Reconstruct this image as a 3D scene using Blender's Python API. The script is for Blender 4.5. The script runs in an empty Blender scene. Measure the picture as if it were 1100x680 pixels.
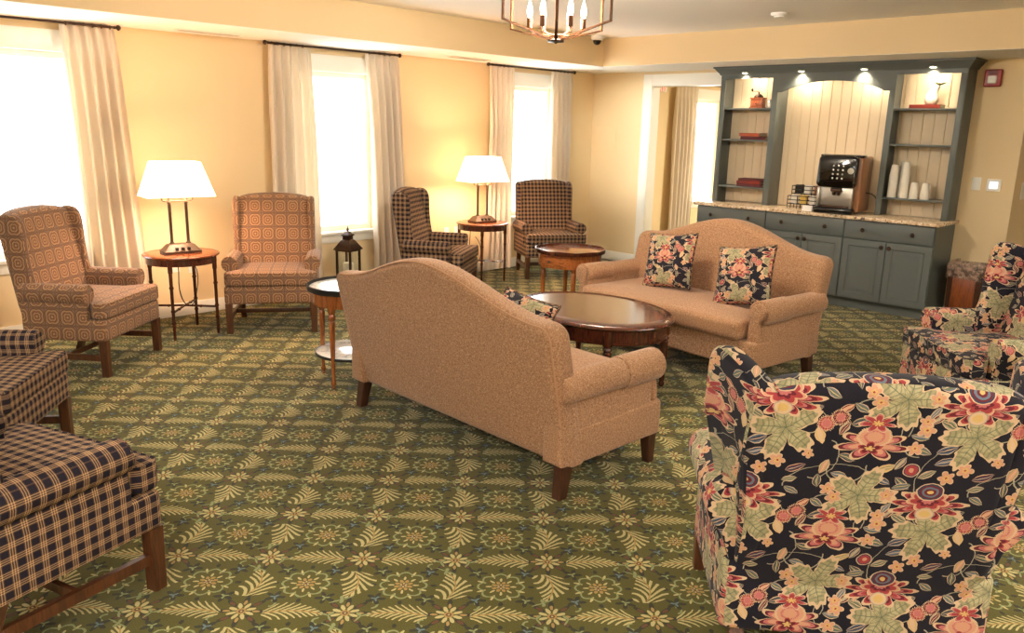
import bpy, bmesh, math, random
from mathutils import Vector, Matrix
random.seed(7)
sc = bpy.context.scene
col = sc.collection
PI = math.pi
def R(d): return math.radians(d)

# ------------------------------------------------------------------ shader expression helper
class S:
    """a float socket with arithmetic"""
    def __init__(s, g, sock): s.g, s.k = g, sock
    def _b(s, op, o, rev=False):
        return s.g.m(op, o, s) if rev else s.g.m(op, s, o)
    def __add__(s, o): return s._b('ADD', o)
    __radd__ = __add__
    def __sub__(s, o): return s._b('SUBTRACT', o)
    def __rsub__(s, o): return s._b('SUBTRACT', o, True)
    def __mul__(s, o): return s._b('MULTIPLY', o)
    __rmul__ = __mul__
    def __truediv__(s, o): return s._b('DIVIDE', o)
    def __lt__(s, o): return s._b('LESS_THAN', o)
    def __gt__(s, o): return s._b('GREATER_THAN', o)
class G:
    def __init__(s, name):
        s.mat = bpy.data.materials.new(name); s.mat.use_nodes = True
        s.nt = s.mat.node_tree; s.nt.nodes.clear()
        s.out = s.nt.nodes.new('ShaderNodeOutputMaterial')
    def n(s, t, **kw):
        nd = s.nt.nodes.new(t)
        for k, v in kw.items(): setattr(nd, k, v)
        return nd
    def put(s, sock, v):
        if isinstance(v, S): s.nt.links.new(v.k, sock)
        elif isinstance(v, bpy.types.NodeSocket): s.nt.links.new(v, sock)
        else:
            if isinstance(v, tuple) and len(v) == 3 and sock.type == 'RGBA': v = v + (1,)
            sock.default_value = v
    def m(s, op, a, b=None, c=None):
        nd = s.n('ShaderNodeMath', operation=op)
        s.put(nd.inputs[0], a)
        if b is not None: s.put(nd.inputs[1], b)
        if c is not None: s.put(nd.inputs[2], c)
        return S(s, nd.outputs[0])
    def sin(s, a): return s.m('SINE', a)
    def cos(s, a): return s.m('COSINE', a)
    def abs(s, a): return s.m('ABSOLUTE', a)
    def sqrt(s, a): return s.m('SQRT', a)
    def rnd(s, a): return s.m('ROUND', a)
    def max(s, a, b): return s.m('MAXIMUM', a, b)
    def min(s, a, b): return s.m('MINIMUM', a, b)
    def mod(s, a, b): return s.m('FLOORED_MODULO', a, b)
    def atan2(s, a, b): return s.m('ARCTAN2', a, b)
    def step(s, a, lo, hi):
        nd = s.n('ShaderNodeMapRange', interpolation_type='SMOOTHSTEP')
        s.put(nd.inputs[0], a); s.put(nd.inputs[1], lo); s.put(nd.inputs[2], hi)
        return S(s, nd.outputs[0])
    def mix(s, f, a, b, bt='MIX'):
        nd = s.n('ShaderNodeMix', data_type='RGBA', blend_type=bt)
        s.put(nd.inputs[0], f); s.put(nd.inputs[6], a); s.put(nd.inputs[7], b)
        return nd.outputs[2]
    def ramp(s, f, stops, interp='CONSTANT'):
        nd = s.n('ShaderNodeValToRGB'); cr = nd.color_ramp; cr.interpolation = interp
        while len(cr.elements) < len(stops): cr.elements.new(0.5)
        for e, (p_, c) in zip(cr.elements, stops): e.position = p_; e.color = tuple(c) + (1,)
        s.put(nd.inputs[0], f)
        return nd.outputs[0]
    def noise(s, scale, detail=2, vec=None, rough=.5):
        nd = s.n('ShaderNodeTexNoise'); nd.inputs['Scale'].default_value = scale; nd.inputs['Detail'].default_value = detail
        nd.inputs['Roughness'].default_value = rough
        if vec is None: vec = s.obj()
        s.nt.links.new(vec, nd.inputs['Vector'])
        return S(s, nd.outputs[0])
    def obj(s):
        if not hasattr(s, 'tc'): s.tc = s.n('ShaderNodeTexCoord')
        return s.tc.outputs['Object']
    def uv(s):
        s.obj(); sp = s.n('ShaderNodeSeparateXYZ'); s.nt.links.new(s.tc.outputs['UV'], sp.inputs[0])
        return S(s, sp.outputs[0]), S(s, sp.outputs[1])
    def xyz(s):
        sp = s.n('ShaderNodeSeparateXYZ'); s.nt.links.new(s.obj(), sp.inputs[0])
        return [S(s, o) for o in sp.outputs]
    def vec(s, x, y, z=0.0):
        c = s.n('ShaderNodeCombineXYZ')
        for i, v in enumerate((x, y, z)): s.put(c.inputs[i], v)
        return c.outputs[0]
    def bsdf(s, color, rough=.5, spec=.5, bump=None, bstr=.2, bdist=.002, metal=0, coat=0, sheen=0, **kw):
        b = s.n('ShaderNodeBsdfPrincipled')
        s.put(b.inputs['Base Color'], color); s.put(b.inputs['Roughness'], rough)
        b.inputs['Specular IOR Level'].default_value = spec; b.inputs['Metallic'].default_value = metal
        b.inputs['Coat Weight'].default_value = coat; b.inputs['Coat Roughness'].default_value = .12
        b.inputs['Sheen Weight'].default_value = sheen
        for k, v in kw.items(): s.put(b.inputs[k.replace('_', ' ')], v)
        if bump is not None:
            bn = s.n('ShaderNodeBump'); bn.inputs['Strength'].default_value = bstr; bn.inputs['Distance'].default_value = bdist
            s.put(bn.inputs['Height'], bump); s.nt.links.new(bn.outputs[0], b.inputs['Normal'])
        s.nt.links.new(b.outputs[0], s.out.inputs[0])
        return s.mat
def srgb(r, g, b):
    f = lambda c: (c / 255 / 12.92) if c / 255 <= .04045 else ((c / 255 + .055) / 1.055) ** 2.4
    return (f(r), f(g), f(b))
def plain(name, c, rough=.5, spec=.5, nscale=60, nv=.06, **kw):
    g = G(name); nz = g.noise(nscale, 3)
    c2 = tuple(min(1, x * (1 + nv)) for x in c); c1 = tuple(x * (1 - nv) for x in c)
    return g.bsdf(g.mix(nz, c1, c2), rough, spec, **kw)

# ------------------------------------------------------------------ materials
M = {}
M['wall'] = plain('wall_paint', srgb(229, 206, 165), .6, .3, 300, .015)
M['ceiling'] = plain('ceiling_paint', srgb(248, 243, 234), .8, .2, 300, .01)
M['trim'] = plain('white_trim_paint', srgb(243, 240, 230), .35, .5, 80, .01)
M['white'] = plain('white_plastic', srgb(240, 238, 232), .35, .5, 80, .01)
M['cup'] = plain('white_paper_cup', srgb(240, 235, 224), .5, .4, 80, .01)
M['black'] = plain('black_iron', srgb(22, 19, 17), .4, .5, 80, .1)
M['blackgloss'] = plain('black_gloss_plastic', srgb(14, 11, 10), .07, .6, 80, .1)
M['bronze'] = plain('dark_bronze', srgb(58, 38, 26), .35, .5, 60, .2, metal=.5)
M['brass'] = plain('aged_brass', srgb(66, 47, 32), .45, .4, 60, .15, metal=.2)
M['iron_brown'] = plain('brown_bronze_metal', srgb(96, 62, 38), .4, .5, 60, .15, metal=.6)
M['silver'] = plain('brushed_silver', srgb(190, 186, 178), .3, .5, 60, .05, metal=.8)
M['cab'] = plain('blue_grey_cabinet_paint', srgb(92, 98, 96), .42, .4, 40, .03)
M['bead'] = plain('beadboard_cream_paint', srgb(232, 214, 184), .5, .4, 60, .02)
M['red'] = plain('red_alarm_plastic', srgb(150, 24, 26), .35, .5, 60, .04)
M['tan'] = plain('copper_tan_plastic', srgb(140, 98, 68), .35, .5, 60, .04)
M['leafy'] = plain('green_leaves', srgb(86, 104, 52), .5, .4, 60, .25)
M['bookred'] = plain('red_book_cloth', srgb(140, 48, 34), .6, .3, 60, .12)
M['bookdark'] = plain('maroon_book_cloth', srgb(92, 38, 40), .6, .3, 60, .12)
M['bookorange'] = plain('rust_book_cloth', srgb(176, 84, 48), .6, .3, 60, .12)
M['page'] = plain('book_pages', srgb(226, 208, 172), .8, .2, 200, .06)
M['ceramic'] = plain('cream_ceramic', srgb(244, 236, 218), .25, .5, 20, .02)
M['dark'] = plain('dark_rubber', srgb(20, 18, 18), .6, .3, 60, .05)
M['granola'] = plain('yellow_packet_paper', srgb(224, 190, 96), .6, .3, 60, .05)
M['packet'] = plain('white_packet_paper', srgb(236, 232, 222), .6, .3, 60, .03)
M['candle'] = plain('cream_candle_wax', srgb(240, 228, 200), .5, .4, 20, .03)

def wood(name, c0, c1, rough=.3, coat=.3, scale=6, stretch=(1, 1, 8), spec=.5):
    g = G(name); mp = g.n('ShaderNodeMapping'); mp.inputs['Scale'].default_value = tuple(scale * 3 / s for s in stretch)
    g.nt.links.new(g.obj(), mp.inputs[0])
    nz = g.noise(3, 6, mp.outputs[0], .6)
    w = g.sin(nz * 26.0) * .5 + .5
    c = g.mix(w * .55 + nz * .35, c0, c1)
    return g.bsdf(c, rough, spec, bump=w, bstr=.04, coat=coat)
M['darkwood'] = wood('dark_mahogany_leg', srgb(46, 24, 16), srgb(74, 40, 24), .35, .2)
M['legwood'] = wood('walnut_leg', srgb(58, 32, 18), srgb(96, 54, 30), .35, .2)
M['mahogany'] = wood('mahogany_top', srgb(54, 24, 16), srgb(96, 46, 28), .16, .6, 5, (8, 1, 1))
M['mahogleg'] = wood('mahogany_turned_leg', srgb(50, 22, 14), srgb(92, 42, 24), .25, .4)
M['redwood'] = wood('reddish_cherry', srgb(96, 44, 20), srgb(150, 78, 38), .22, .5, 5, (1, 8, 1))
M['cherry'] = wood('honey_cherry', srgb(116, 62, 28), srgb(168, 98, 48), .25, .45, 5, (1, 1, 8))
M['cherrytop'] = wood('honey_cherry_top', srgb(120, 64, 30), srgb(176, 106, 56), .16, .6, 5, (8, 1, 1))
M['binwood'] = wood('bin_wood', srgb(92, 44, 18), srgb(140, 72, 32), .35, .2)
M['grinderwood'] = wood('grinder_wood', srgb(140, 66, 34), srgb(190, 104, 60), .4, .2)

def m_marble():
    g = G('white_marble'); nz = g.noise(6, 8, None, .65)
    v = g.step(g.abs(nz - .5), 0.0, .05)
    return g.bsdf(g.mix(v, srgb(206, 202, 196), srgb(246, 244, 240)), .12, .5, coat=.4)
M['marble'] = m_marble()
def m_granite():
    g = G('speckled_granite')
    vo = g.n('ShaderNodeTexVoronoi'); vo.inputs['Scale'].default_value = 55; g.nt.links.new(g.obj(), vo.inputs['Vector'])
    sp = g.n('ShaderNodeSeparateColor'); g.nt.links.new(vo.outputs['Color'], sp.inputs[0])
    f = S(g, sp.outputs[0]); nz = g.noise(14, 5)
    c = g.ramp(f * .7 + nz * .35, [(0, srgb(112, 98, 86)), (.22, srgb(196, 168, 136)), (.45, srgb(220, 196, 166)), (.7, srgb(232, 214, 190)), (.9, srgb(150, 120, 96))])
    return g.bsdf(c, .15, .5, coat=.3)
M['granite'] = m_granite()
def m_tweed():
    g = G('tan_tweed_upholstery')
    n1 = g.noise(260, 2); n2 = g.noise(8, 3); n3 = g.noise(110, 2)
    c = g.ramp(n1 * .65 + n3 * .35, [(.34, srgb(92, 65, 46)), (.46, srgb(144, 107, 79)), (.55, srgb(162, 124, 94)), (.68, srgb(200, 168, 137))], 'LINEAR')
    c = g.mix(n2 * .25, c, srgb(166, 118, 80))
    return g.bsdf(c, .9, .15, bump=n1, bstr=.3, bdist=.001, sheen=.15)
M['tweed'] = m_tweed()
def m_welt():
    return plain('tan_welt_cord', srgb(168, 128, 98), .9, .15, 400, .15)
M['welt'] = m_welt()
def m_curtain():
    g = G('cream_curtain_linen'); nz = g.noise(260, 3)
    b = g.n('ShaderNodeBsdfPrincipled'); g.put(b.inputs['Base Color'], g.mix(nz, srgb(230, 218, 202), srgb(240, 230, 216))); b.inputs['Roughness'].default_value = .9
    b.inputs['Specular IOR Level'].default_value = .1
    t = g.n('ShaderNodeBsdfTranslucent'); g.put(t.inputs[0], srgb(238, 226, 206))
    mx = g.n('ShaderNodeMixShader'); mx.inputs[0].default_value = .3
    g.nt.links.new(b.outputs[0], mx.inputs[1]); g.nt.links.new(t.outputs[0], mx.inputs[2]); g.nt.links.new(mx.outputs[0], g.out.inputs[0])
    return g.mat
M['curtain'] = m_curtain()
def m_shade():
    g = G('lit_white_lampshade'); nz = g.noise(300, 2)
    b = g.n('ShaderNodeBsdfDiffuse'); g.put(b.inputs[0], g.mix(nz, srgb(246, 238, 220), srgb(250, 244, 230)))
    t = g.n('ShaderNodeBsdfTranslucent'); g.put(t.inputs[0], srgb(252, 236, 206))
    mx = g.n('ShaderNodeMixShader'); mx.inputs[0].default_value = .5
    e = g.n('ShaderNodeEmission'); g.put(e.inputs[0], srgb(255, 238, 208)); e.inputs[1].default_value = 1.6
    ad = g.n('ShaderNodeAddShader')
    g.nt.links.new(b.outputs[0], mx.inputs[1]); g.nt.links.new(t.outputs[0], mx.inputs[2])
    g.nt.links.new(mx.outputs[0], ad.inputs[0]); g.nt.links.new(e.outputs[0], ad.inputs[1]); g.nt.links.new(ad.outputs[0], g.out.inputs[0])
    return g.mat
M['shade'] = m_shade()
def m_emit(name, c, st):
    g = G(name); e = g.n('ShaderNodeEmission'); nz = g.noise(20, 1)
    g.put(e.inputs[0], g.mix(nz, c, tuple(x * .97 for x in c))); e.inputs[1].default_value = st
    g.nt.links.new(e.outputs[0], g.out.inputs[0]); return g.mat
M['bulb'] = m_emit('glowing_bulb', srgb(255, 232, 196), 14)
M['puck'] = m_emit('glowing_puck_lens', srgb(255, 236, 200), 18)
M['screen'] = m_emit('lit_thermostat_screen', srgb(236, 240, 240), 1.1)
M['exit'] = m_emit('lit_exit_lettering', srgb(255, 50, 36), 1.6)
def m_glass(name, tint, gl=.06):
    g = G(name); t = g.n('ShaderNodeBsdfTransparent'); g.put(t.inputs[0], tint)
    s_ = g.n('ShaderNodeBsdfGlossy'); s_.inputs['Roughness'].default_value = .03
    nz = g.noise(2, 1); mx = g.n('ShaderNodeMixShader'); g.put(mx.inputs[0], nz * .01 + gl)
    g.nt.links.new(t.outputs[0], mx.inputs[1]); g.nt.links.new(s_.outputs[0], mx.inputs[2]); g.nt.links.new(mx.outputs[0], g.out.inputs[0])
    return g.mat
M['glass'] = m_glass('window_glass', (.96, .98, .98, 1), .05)
def m_liner():
    g = G('clear_plastic_liner'); t = g.n('ShaderNodeBsdfTransparent'); g.put(t.inputs[0], (.8, .78, .76, 1))
    p = g.n('ShaderNodeBsdfPrincipled'); g.put(p.inputs['Base Color'], srgb(176, 150, 134)); p.inputs['Roughness'].default_value = .12
    nz = g.noise(26, 4); mx = g.n('ShaderNodeMixShader'); g.put(mx.inputs[0], g.step(nz, .3, .75) * .8 + .15)
    bn = g.n('ShaderNodeBump'); bn.inputs['Strength'].default_value = 1; bn.inputs['Distance'].default_value = .02; g.put(bn.inputs['Height'], nz)
    g.nt.links.new(bn.outputs[0], p.inputs['Normal'])
    g.nt.links.new(t.outputs[0], mx.inputs[1]); g.nt.links.new(p.outputs[0], mx.inputs[2]); g.nt.links.new(mx.outputs[0], g.out.inputs[0])
    return g.mat
M['liner'] = m_liner()

# --- woven fabrics
def m_plaid():
    g = G('navy_tan_plaid'); u, v = g.uv(); P = .044
    navy, tan, br = srgb(20, 22, 38), srgb(196, 160, 118), srgb(84, 62, 52)
    def yarn(t):
        f = g.mod(t / P, 1.0)
        return g.ramp(f, [(0, navy), (.44, br), (.52, tan), (.58, br), (.68, tan), (.745, br), (.84, tan), (.90, br), (.97, navy)])
    cu, cv = yarn(u), yarn(v)
    tw = g.mod((u + v) * 420.0, 1.0) > .5
    fine = g.mix(tw * .3 + .35, cu, cv)
    nz = g.noise(500, 2)
    return g.bsdf(g.mix(nz * .08, fine, tuple(x * .5 for x in tan)), .95, .08, bump=nz, bstr=.15)
M['plaid'] = m_plaid()
def m_medallion():
    g = G('brown_medallion_weave'); u, v = g.uv(); PU, PV = .104, .114
    x = g.mod(u / PU, 1.0) - .5; y = g.mod(v / PV, 1.0) - .5
    ax, ay = g.abs(x), g.abs(y)
    d = g.m('POWER', g.m('POWER', ax, 5.0) + g.m('POWER', ay, 5.0), .2)
    th = g.atan2(y, x)
    rust, tan, slate, dk = srgb(138, 98, 70), srgb(172, 137, 104), srgb(132, 108, 90), srgb(100, 68, 50)
    c = g.ramp(d + g.cos(th * 8.0) * .016, [(0, tan), (.07, dk), (.115, rust), (.165, tan), (.225, dk), (.27, rust), (.33, tan), (.395, dk), (.44, slate)])
    bars = g.sin(u * (2 * PI / .0074)) > .0
    band = g.max(ay > .44, ax > .46)
    c = g.mix(band * (bars * .6 + .2), c, dk)
    c = g.mix((g.sin(v * (2 * PI / .0065)) > .2) * .22, c, dk)
    seam = g.max((ax > .475), (ay > .482))
    c = g.mix(seam * .45, c, dk)
    n1 = g.noise(500, 2); n2 = g.noise(4, 2)
    c = g.mix(n1 * .25, c, rust)
    return g.bsdf(c, .9, .15, bump=n1, bstr=.2, sheen=.15)
M['medallion'] = m_medallion()

def m_floral(name, k=1.0):
    g = G(name); u, v = g.uv()
    nzv = g.n('ShaderNodeTexNoise'); nzv.inputs['Scale'].default_value = 38; g.nt.links.new(g.tc.outputs['UV'], nzv.inputs['Vector'])
    sp = g.n('ShaderNodeSeparateColor'); g.nt.links.new(nzv.outputs['Color'], sp.inputs[0])
    u = u * k + (S(g, sp.outputs[0]) - .5) * .009; v = v * k + (S(g, sp.outputs[1]) - .5) * .009
    P, Q, SH = .46, .29, .06
    cream, sage, sage2, red, dred = srgb(196, 166, 134), srgb(146, 138, 104), srgb(94, 100, 78), srgb(150, 56, 58), srgb(96, 30, 40)
    pink, peach, blue, dblue, navy, gold = srgb(176, 100, 98), srgb(192, 140, 112), srgb(92, 104, 118), srgb(52, 56, 76), srgb(20, 18, 28), srgb(196, 162, 100)
    grey = srgb(150, 142, 122)
    state = {'c': g.mix(g.noise(300, 2) * .3, navy, srgb(34, 28, 40))}
    def loc(u0, v0, ang=0, sx=1, sy=1):
        q = (v - v0) / Q; j = g.rnd(q); ly = (q - j) * Q
        q = (u - u0 - j * SH) / P; lx = (q - g.rnd(q)) * P
        if ang:
            c, s = math.cos(R(ang)), math.sin(R(ang))
            lx, ly = lx * c + ly * s, ly * c - lx * s
        if sx != 1: lx = lx / sx
        if sy != 1: ly = ly / sy
        return lx, ly
    def lay(f, stops, interp='CONSTANT', extra=None):
        cc = g.ramp(f, stops, interp)
        mask = f < 1.0
        if extra is not None: mask = mask * extra
        state['c'] = g.mix(mask, state['c'], cc)
    def stem(u0, v0, r, ang, sy=1, w=.0016):
        x, y = loc(u0, v0, ang, 1, sy)
        rr = g.sqrt(x * x + y * y)
        state['c'] = g.mix((g.abs(rr - r) < w) * (y > 0.0), state['c'], grey)
    def lobed(u0, v0, ang, n, R0, base, amp, stops, sx=1, sy=1, off=0, ser=0, half=True, interp='CONSTANT', vein=None):
        x, y = loc(u0, v0, ang, sx, sy)
        r = g.sqrt(x * x + y * y); th = g.atan2(y, x)
        l = g.abs(g.cos(th * (n / 2.0) + off))
        rad = l * amp + base
        if ser: rad = rad + g.cos(th * float(ser)) * .05
        f = r / (rad * R0)
        if vein:
            cc = g.ramp(f, stops, interp); vm = (g.abs(g.sin(th * (n / 2.0) + off)) * r < .0022)
            vm = g.max(vm, (g.sin(r * 420.0 + l * 9.0) > .55) * .55)
            cc = g.mix(vm * (f < .84), cc, vein)
            state['c'] = g.mix(f < 1.0, state['c'], cc)
        else: lay(f, stops, interp)
    def leaf(u0, v0, ang, L, W, c1, c2):
        x, y = loc(u0, v0, ang)
        f = g.abs(y) / (g.max(1.0 - (x / L) * (x / L), 0.0001) * W)
        ins = g.abs(x) < L
        lay(f, [(0, cream), (.09, c1), (.5, c2), (.80, cream)])
    # stems
    stem(.02, .10, .09, 60, .6); stem(.20, .05, .11, 10, .5); stem(.30, .24, .08, -30, .7); stem(.10, .25, .07, 150, .8); stem(.36, .02, .07, 200, .8); stem(.17, .12, .06, 250, .7); stem(.40, .20, .06, 100, .8); stem(.05, -.05, .07, 330, .6); stem(.24, .10, .05, 190, 1.0)
    # small leaves
    for a in ((.015, .13, 20, .026, .011, blue, dblue), (.012, .165, 205, .027, .012, dblue, blue), (-.045, .16, -20, .024, .011, sage2, blue), (.115, .09, 25, .028, .011, dblue, dred),
              (.105, .055, 10, .02, .009, sage2, grey), (.185, .10, 70, .024, .012, peach, sage), (.16, .19, 110, .026, .013, cream, gold), (.225, .075, -15, .022, .01, blue, sage2), (.335, .10, 30, .03, .011, sage, gold),
              (.37, .12, 60, .022, .01, grey, dblue), (.385, .06, -40, .026, .011, sage2, dblue), (-.075, .05, 15, .024, .011, sage2, blue), (.15, -.02, 40, .022, .011, peach, dred), (.19, -.055, 20, .024, .011, dblue, sage2), (.40, .20, -10, .024, .011, blue, sage2), (.235, .13, 160, .024, .011, sage2, dblue), (.05, -.075, 30, .025, .011, blue, dblue), (-.06, -.05, 150, .026, .012, sage2, grey), (.34, .285, 20, .024, .011, blue, sage2), (.215, .215, 60, .022, .01, dred, grey), (.40, -.02, 75, .024, .012, peach, sage), (.115, .02, -30, .022, .01, sage2, blue), (-.10, -.02, 60, .02, .01, blue, grey), (.175, .055, 95, .022, .01, sage2, dblue), (.235, -.055, 130, .024, .011, dblue, blue), (.44, .09, 30, .024, .011, sage2, grey), (.335, .065, -25, .022, .01, blue, dblue), (.135, .265, 20, .024, .011, dblue, sage2), (.245, .275, -35, .022, .01, sage2, blue), (.43, .255, 50, .024, .011, grey, dred)):
        leaf(*a)
    # big maple leaves
    sl = [(0, sage), (.28, srgb(166, 156, 120)), (.6, sage), (.86, cream)]
    lobed(.075, .205, 250, 5, .092, .34, .66, sl, 1.1, .95, ser=26, vein=sage2)
    lobed(.285, .015, 215, 5, .092, .34, .66, sl, 1.1, .92, ser=26, vein=sage2)
    # peony A
    lobed(0, -.004, 90, 9, .084, .40, .60, [(0, dred), (.38, red), (.52, pink), (.62, dred), (.74, red), (.86, cream)], .62, 1.25)
    lobed(0, .012, 90, 7, .05, .7, .3, [(0, pink), (.3, dred), (.5, red), (.8, peach), (.92, cream)], .7, 1.1)
    x, y = loc(0, .038, 0, 1.15, .9); lay(g.sqrt(x * x + y * y) / .03, [(0, gold), (.2, dred), (.4, blue), (.6, dred), (.75, dblue), (.9, cream)])
    x, y = loc(0, -.03, 0, 1.2, 1); lay(g.sqrt(x * x + y * y) / .02, [(0, gold), (.55, cream), (.88, grey)])
    # flower B
    lobed(.29, .170, 90, 7, .074, .45, .55, [(0, dred), (.3, peach), (.62, pink), (.76, dred), (.88, cream)], .66, 1.3)
    x, y = loc(.29, .195, 0, 1.2, .9); ch = g.max(g.sin(x * 900.0) * g.sin(y * 900.0), 0.0) ; lay(g.sqrt(x * x + y * y) / .036 + ch * .1, [(0, peach), (.5, pink), (.6, peach), (.86, cream)])
    lobed(.29, .235, 90, 7, .036, .3, .7, [(0, gold), (.3, red), (.75, pink), (.9, cream)], .8, 1.3)
    lobed(.285, .160, 90, 5, .026, .4, .6, [(0, gold), (.4, dred), (.8, red)], .8, 1.2)
    # berries and buds
    x, y = loc(-.06, .10); lay(g.sqrt(x * x + y * y) / .02, [(0, peach), (.3, red), (.75, dblue), (.88, cream)])
    x, y = loc(.11, -.065); lay(g.sqrt(x * x + y * y) / .021 + g.sin(x * 900.0) * g.sin(y * 900.0) * .15, [(0, pink), (.5, peach), (.6, red), (.85, cream)])
    x, y = loc(.20, .245); lay(g.sqrt(x * x + y * y) / .022 + g.sin(x * 900.0) * g.sin(y * 900.0) * .15, [(0, pink), (.5, peach), (.6, dred), (.85, cream)])
    # blossoms
    for (bu, bv, a, rr) in ((.068, .108, 0, .022), (.028, .082, 40, .022), (.205, .03, 15, .021), (.225, .005, 50, .022), (-.105, .02, 20, .021), (-.05, .22, 0, .024), (.395, .165, 30, .022), (.14, .135, 60, .016), (.345, -.045, 20, .02)):
        lobed(bu, bv, a, 5, rr, .55, .45, [(0, red), (.16, gold), (.4, peach), (.84, cream)])
    nz = g.noise(500, 2)
    return g.bsdf(g.mix(nz * .25, state['c'], g.mix(.5, state['c'], navy)), .85, .2, bump=nz, bstr=.15, sheen=.05)
M['floral'] = m_floral('navy_floral_tapestry', .9)

def m_carpet():
    g = G('green_floral_carpet'); X, Y, Z = g.xyz()
    nzv = g.n('ShaderNodeTexNoise'); nzv.inputs['Scale'].default_value = 70; g.nt.links.new(g.obj(), nzv.inputs['Vector'])
    sp = g.n('ShaderNodeSeparateColor'); g.nt.links.new(nzv.outputs['Color'], sp.inputs[0])
    X = X + (S(g, sp.outputs[0]) - .5) * .006; Y = Y + (S(g, sp.outputs[1]) - .5) * .006
    L = .3625; q = math.sqrt(.5)
    s = (X + Y) * q - (4.681 - 6.988) * q; t = (Y - X) * q - (-6.988 - 4.681) * q
    base = srgb(84, 88, 28)
    cream, gold, gr, navy, blue, pk = srgb(190, 176, 124), srgb(166, 132, 78), srgb(134, 142, 98), srgb(22, 24, 32), srgb(88, 116, 132), srgb(92, 48, 38)
    n1 = g.noise(230, 3); n2 = g.noise(3, 3)
    st = {'c': g.mix(n1, srgb(54, 51, 13), srgb(90, 84, 30))}
    def put(mask, c): st['c'] = g.mix(mask, st['c'], c)
    def cell(a, b):
        i = g.rnd(s / L - a); j = g.rnd(t / L - b)
        return (s / L - a - i) * L, (t / L - b - j) * L, g.mod(i + j, 2.0) * 2.0 - 1.0
    def petals(r, th, n, c, a, b, rot=0):
        w = 2 * PI / n; ph = g.mod(th + rot, w) - w / 2
        px = (r * g.cos(ph) - c) / a; py = r * g.sin(ph) / b
        return (px * px + py * py) < 1.0
    # star flower
    x, y, par = cell(0, 0); r = g.sqrt(x * x + y * y); th = g.atan2(y, x)
    put(petals(r, th, 8, .064, .030, .0095, PI / 8), navy)
    put(petals(r, th, 4, .062, .016, .0075, 0), pk)
    put(petals(r, th, 8, .034, .017, .0075), cream)
    put(petals(r, th, 4, .052, .014, .006, PI / 4), gold)
    put(r < .017, gold); put(r < .010, pk); put(r < .004, cream)
    put((g.abs(g.sqrt((x - .085) * (x - .085) + (y - .05) * (y - .05)) - .018) < .004) * (x > .085), gr)
    put((g.abs(g.sqrt((x + .085) * (x + .085) + (y + .05) * (y + .05)) - .018) < .004) * (x < -.085), gr)
    # medallion
    x, y, par = cell(.5, .5); r = g.sqrt(x * x + y * y); th = g.atan2(y, x)
    rl = g.abs(g.cos(th * 4.0)) * .018 + .068
    put(petals(r, th, 8, .078, .018, .005), cream)
    put(g.abs(r - rl) < .0042, gr)
    put(petals(r, th, 8, .045, .012, .0045, PI / 8), cream)
    put(petals(r, th, 8, .026, .010, .007), gold)
    put(petals(r, th, 4, .112, .012, .008, PI / 4), navy); 
    put(r < .016, pk); put(petals(r, th, 6, .011, .006, .003), cream)
    # palm sprays
    def palm(x, y, ln, env, k, pitch, w, skew):
        ay = g.abs(y); q = x / ln
        e = g.sqrt(g.max(1.0 - q * q, 0.0)) * (1.0 - q * skew) * env
        f = g.mod(x / pitch - ay * k + ay * ay * k * 7.0, 1.0)
        return (f < (1.0 - ay / (env * 1.7)) * w) * (ay < e) * (g.abs(x) < ln)
    x, y, par = cell(.5, 0); x = x * par; y = y + x * x * 1.5 - .008
    put(palm(x, y, .108, .046, 78.0, .027, .62, .5), cream)
    put((g.abs(y) < .0035) * (g.abs(x) < .10), gold)
    put(petals(g.sqrt((x - .125) * (x - .125) + y * y), g.atan2(y, x - .125), 3, .016, .016, .005), gr)
    x, y, par = cell(0, .5); x2 = y * par; y2 = x + x2 * x2 * 4.0 - .012
    put(palm(x2, y2, .088, .062, 60.0, .036, .62, .5), cream)
    put((g.abs(y2) < .003) * (g.abs(x2) < .075), gold)
    put(petals(g.sqrt((x2 - .10) * (x2 - .10) + y2 * y2), g.atan2(y2, x2 - .10), 4, .016, .016, .005), gr)
    # sprigs
    for (a, b) in ((.25, .25), (.75, .25), (.25, .75), (.75, .75)):
        x, y, par = cell(a, b); r = g.sqrt(x * x + y * y); th = g.atan2(y, x)
        put(petals(r, th, 5, .022, .017, .0085, .4 + a), navy); put(petals(r, th, 3, .009, .009, .004, a), blue if a == b else gr)
    c = g.mix(n1 * .4, st['c'], g.mix(n1, srgb(54, 54, 16), srgb(104, 98, 48)))
    c = g.mix(n2 * .2, c, srgb(62, 60, 18))
    return g.bsdf(c, .95, .1, bump=n1, bstr=.5, bdist=.004, sheen=.1)
M['carpet'] = m_carpet()

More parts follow.
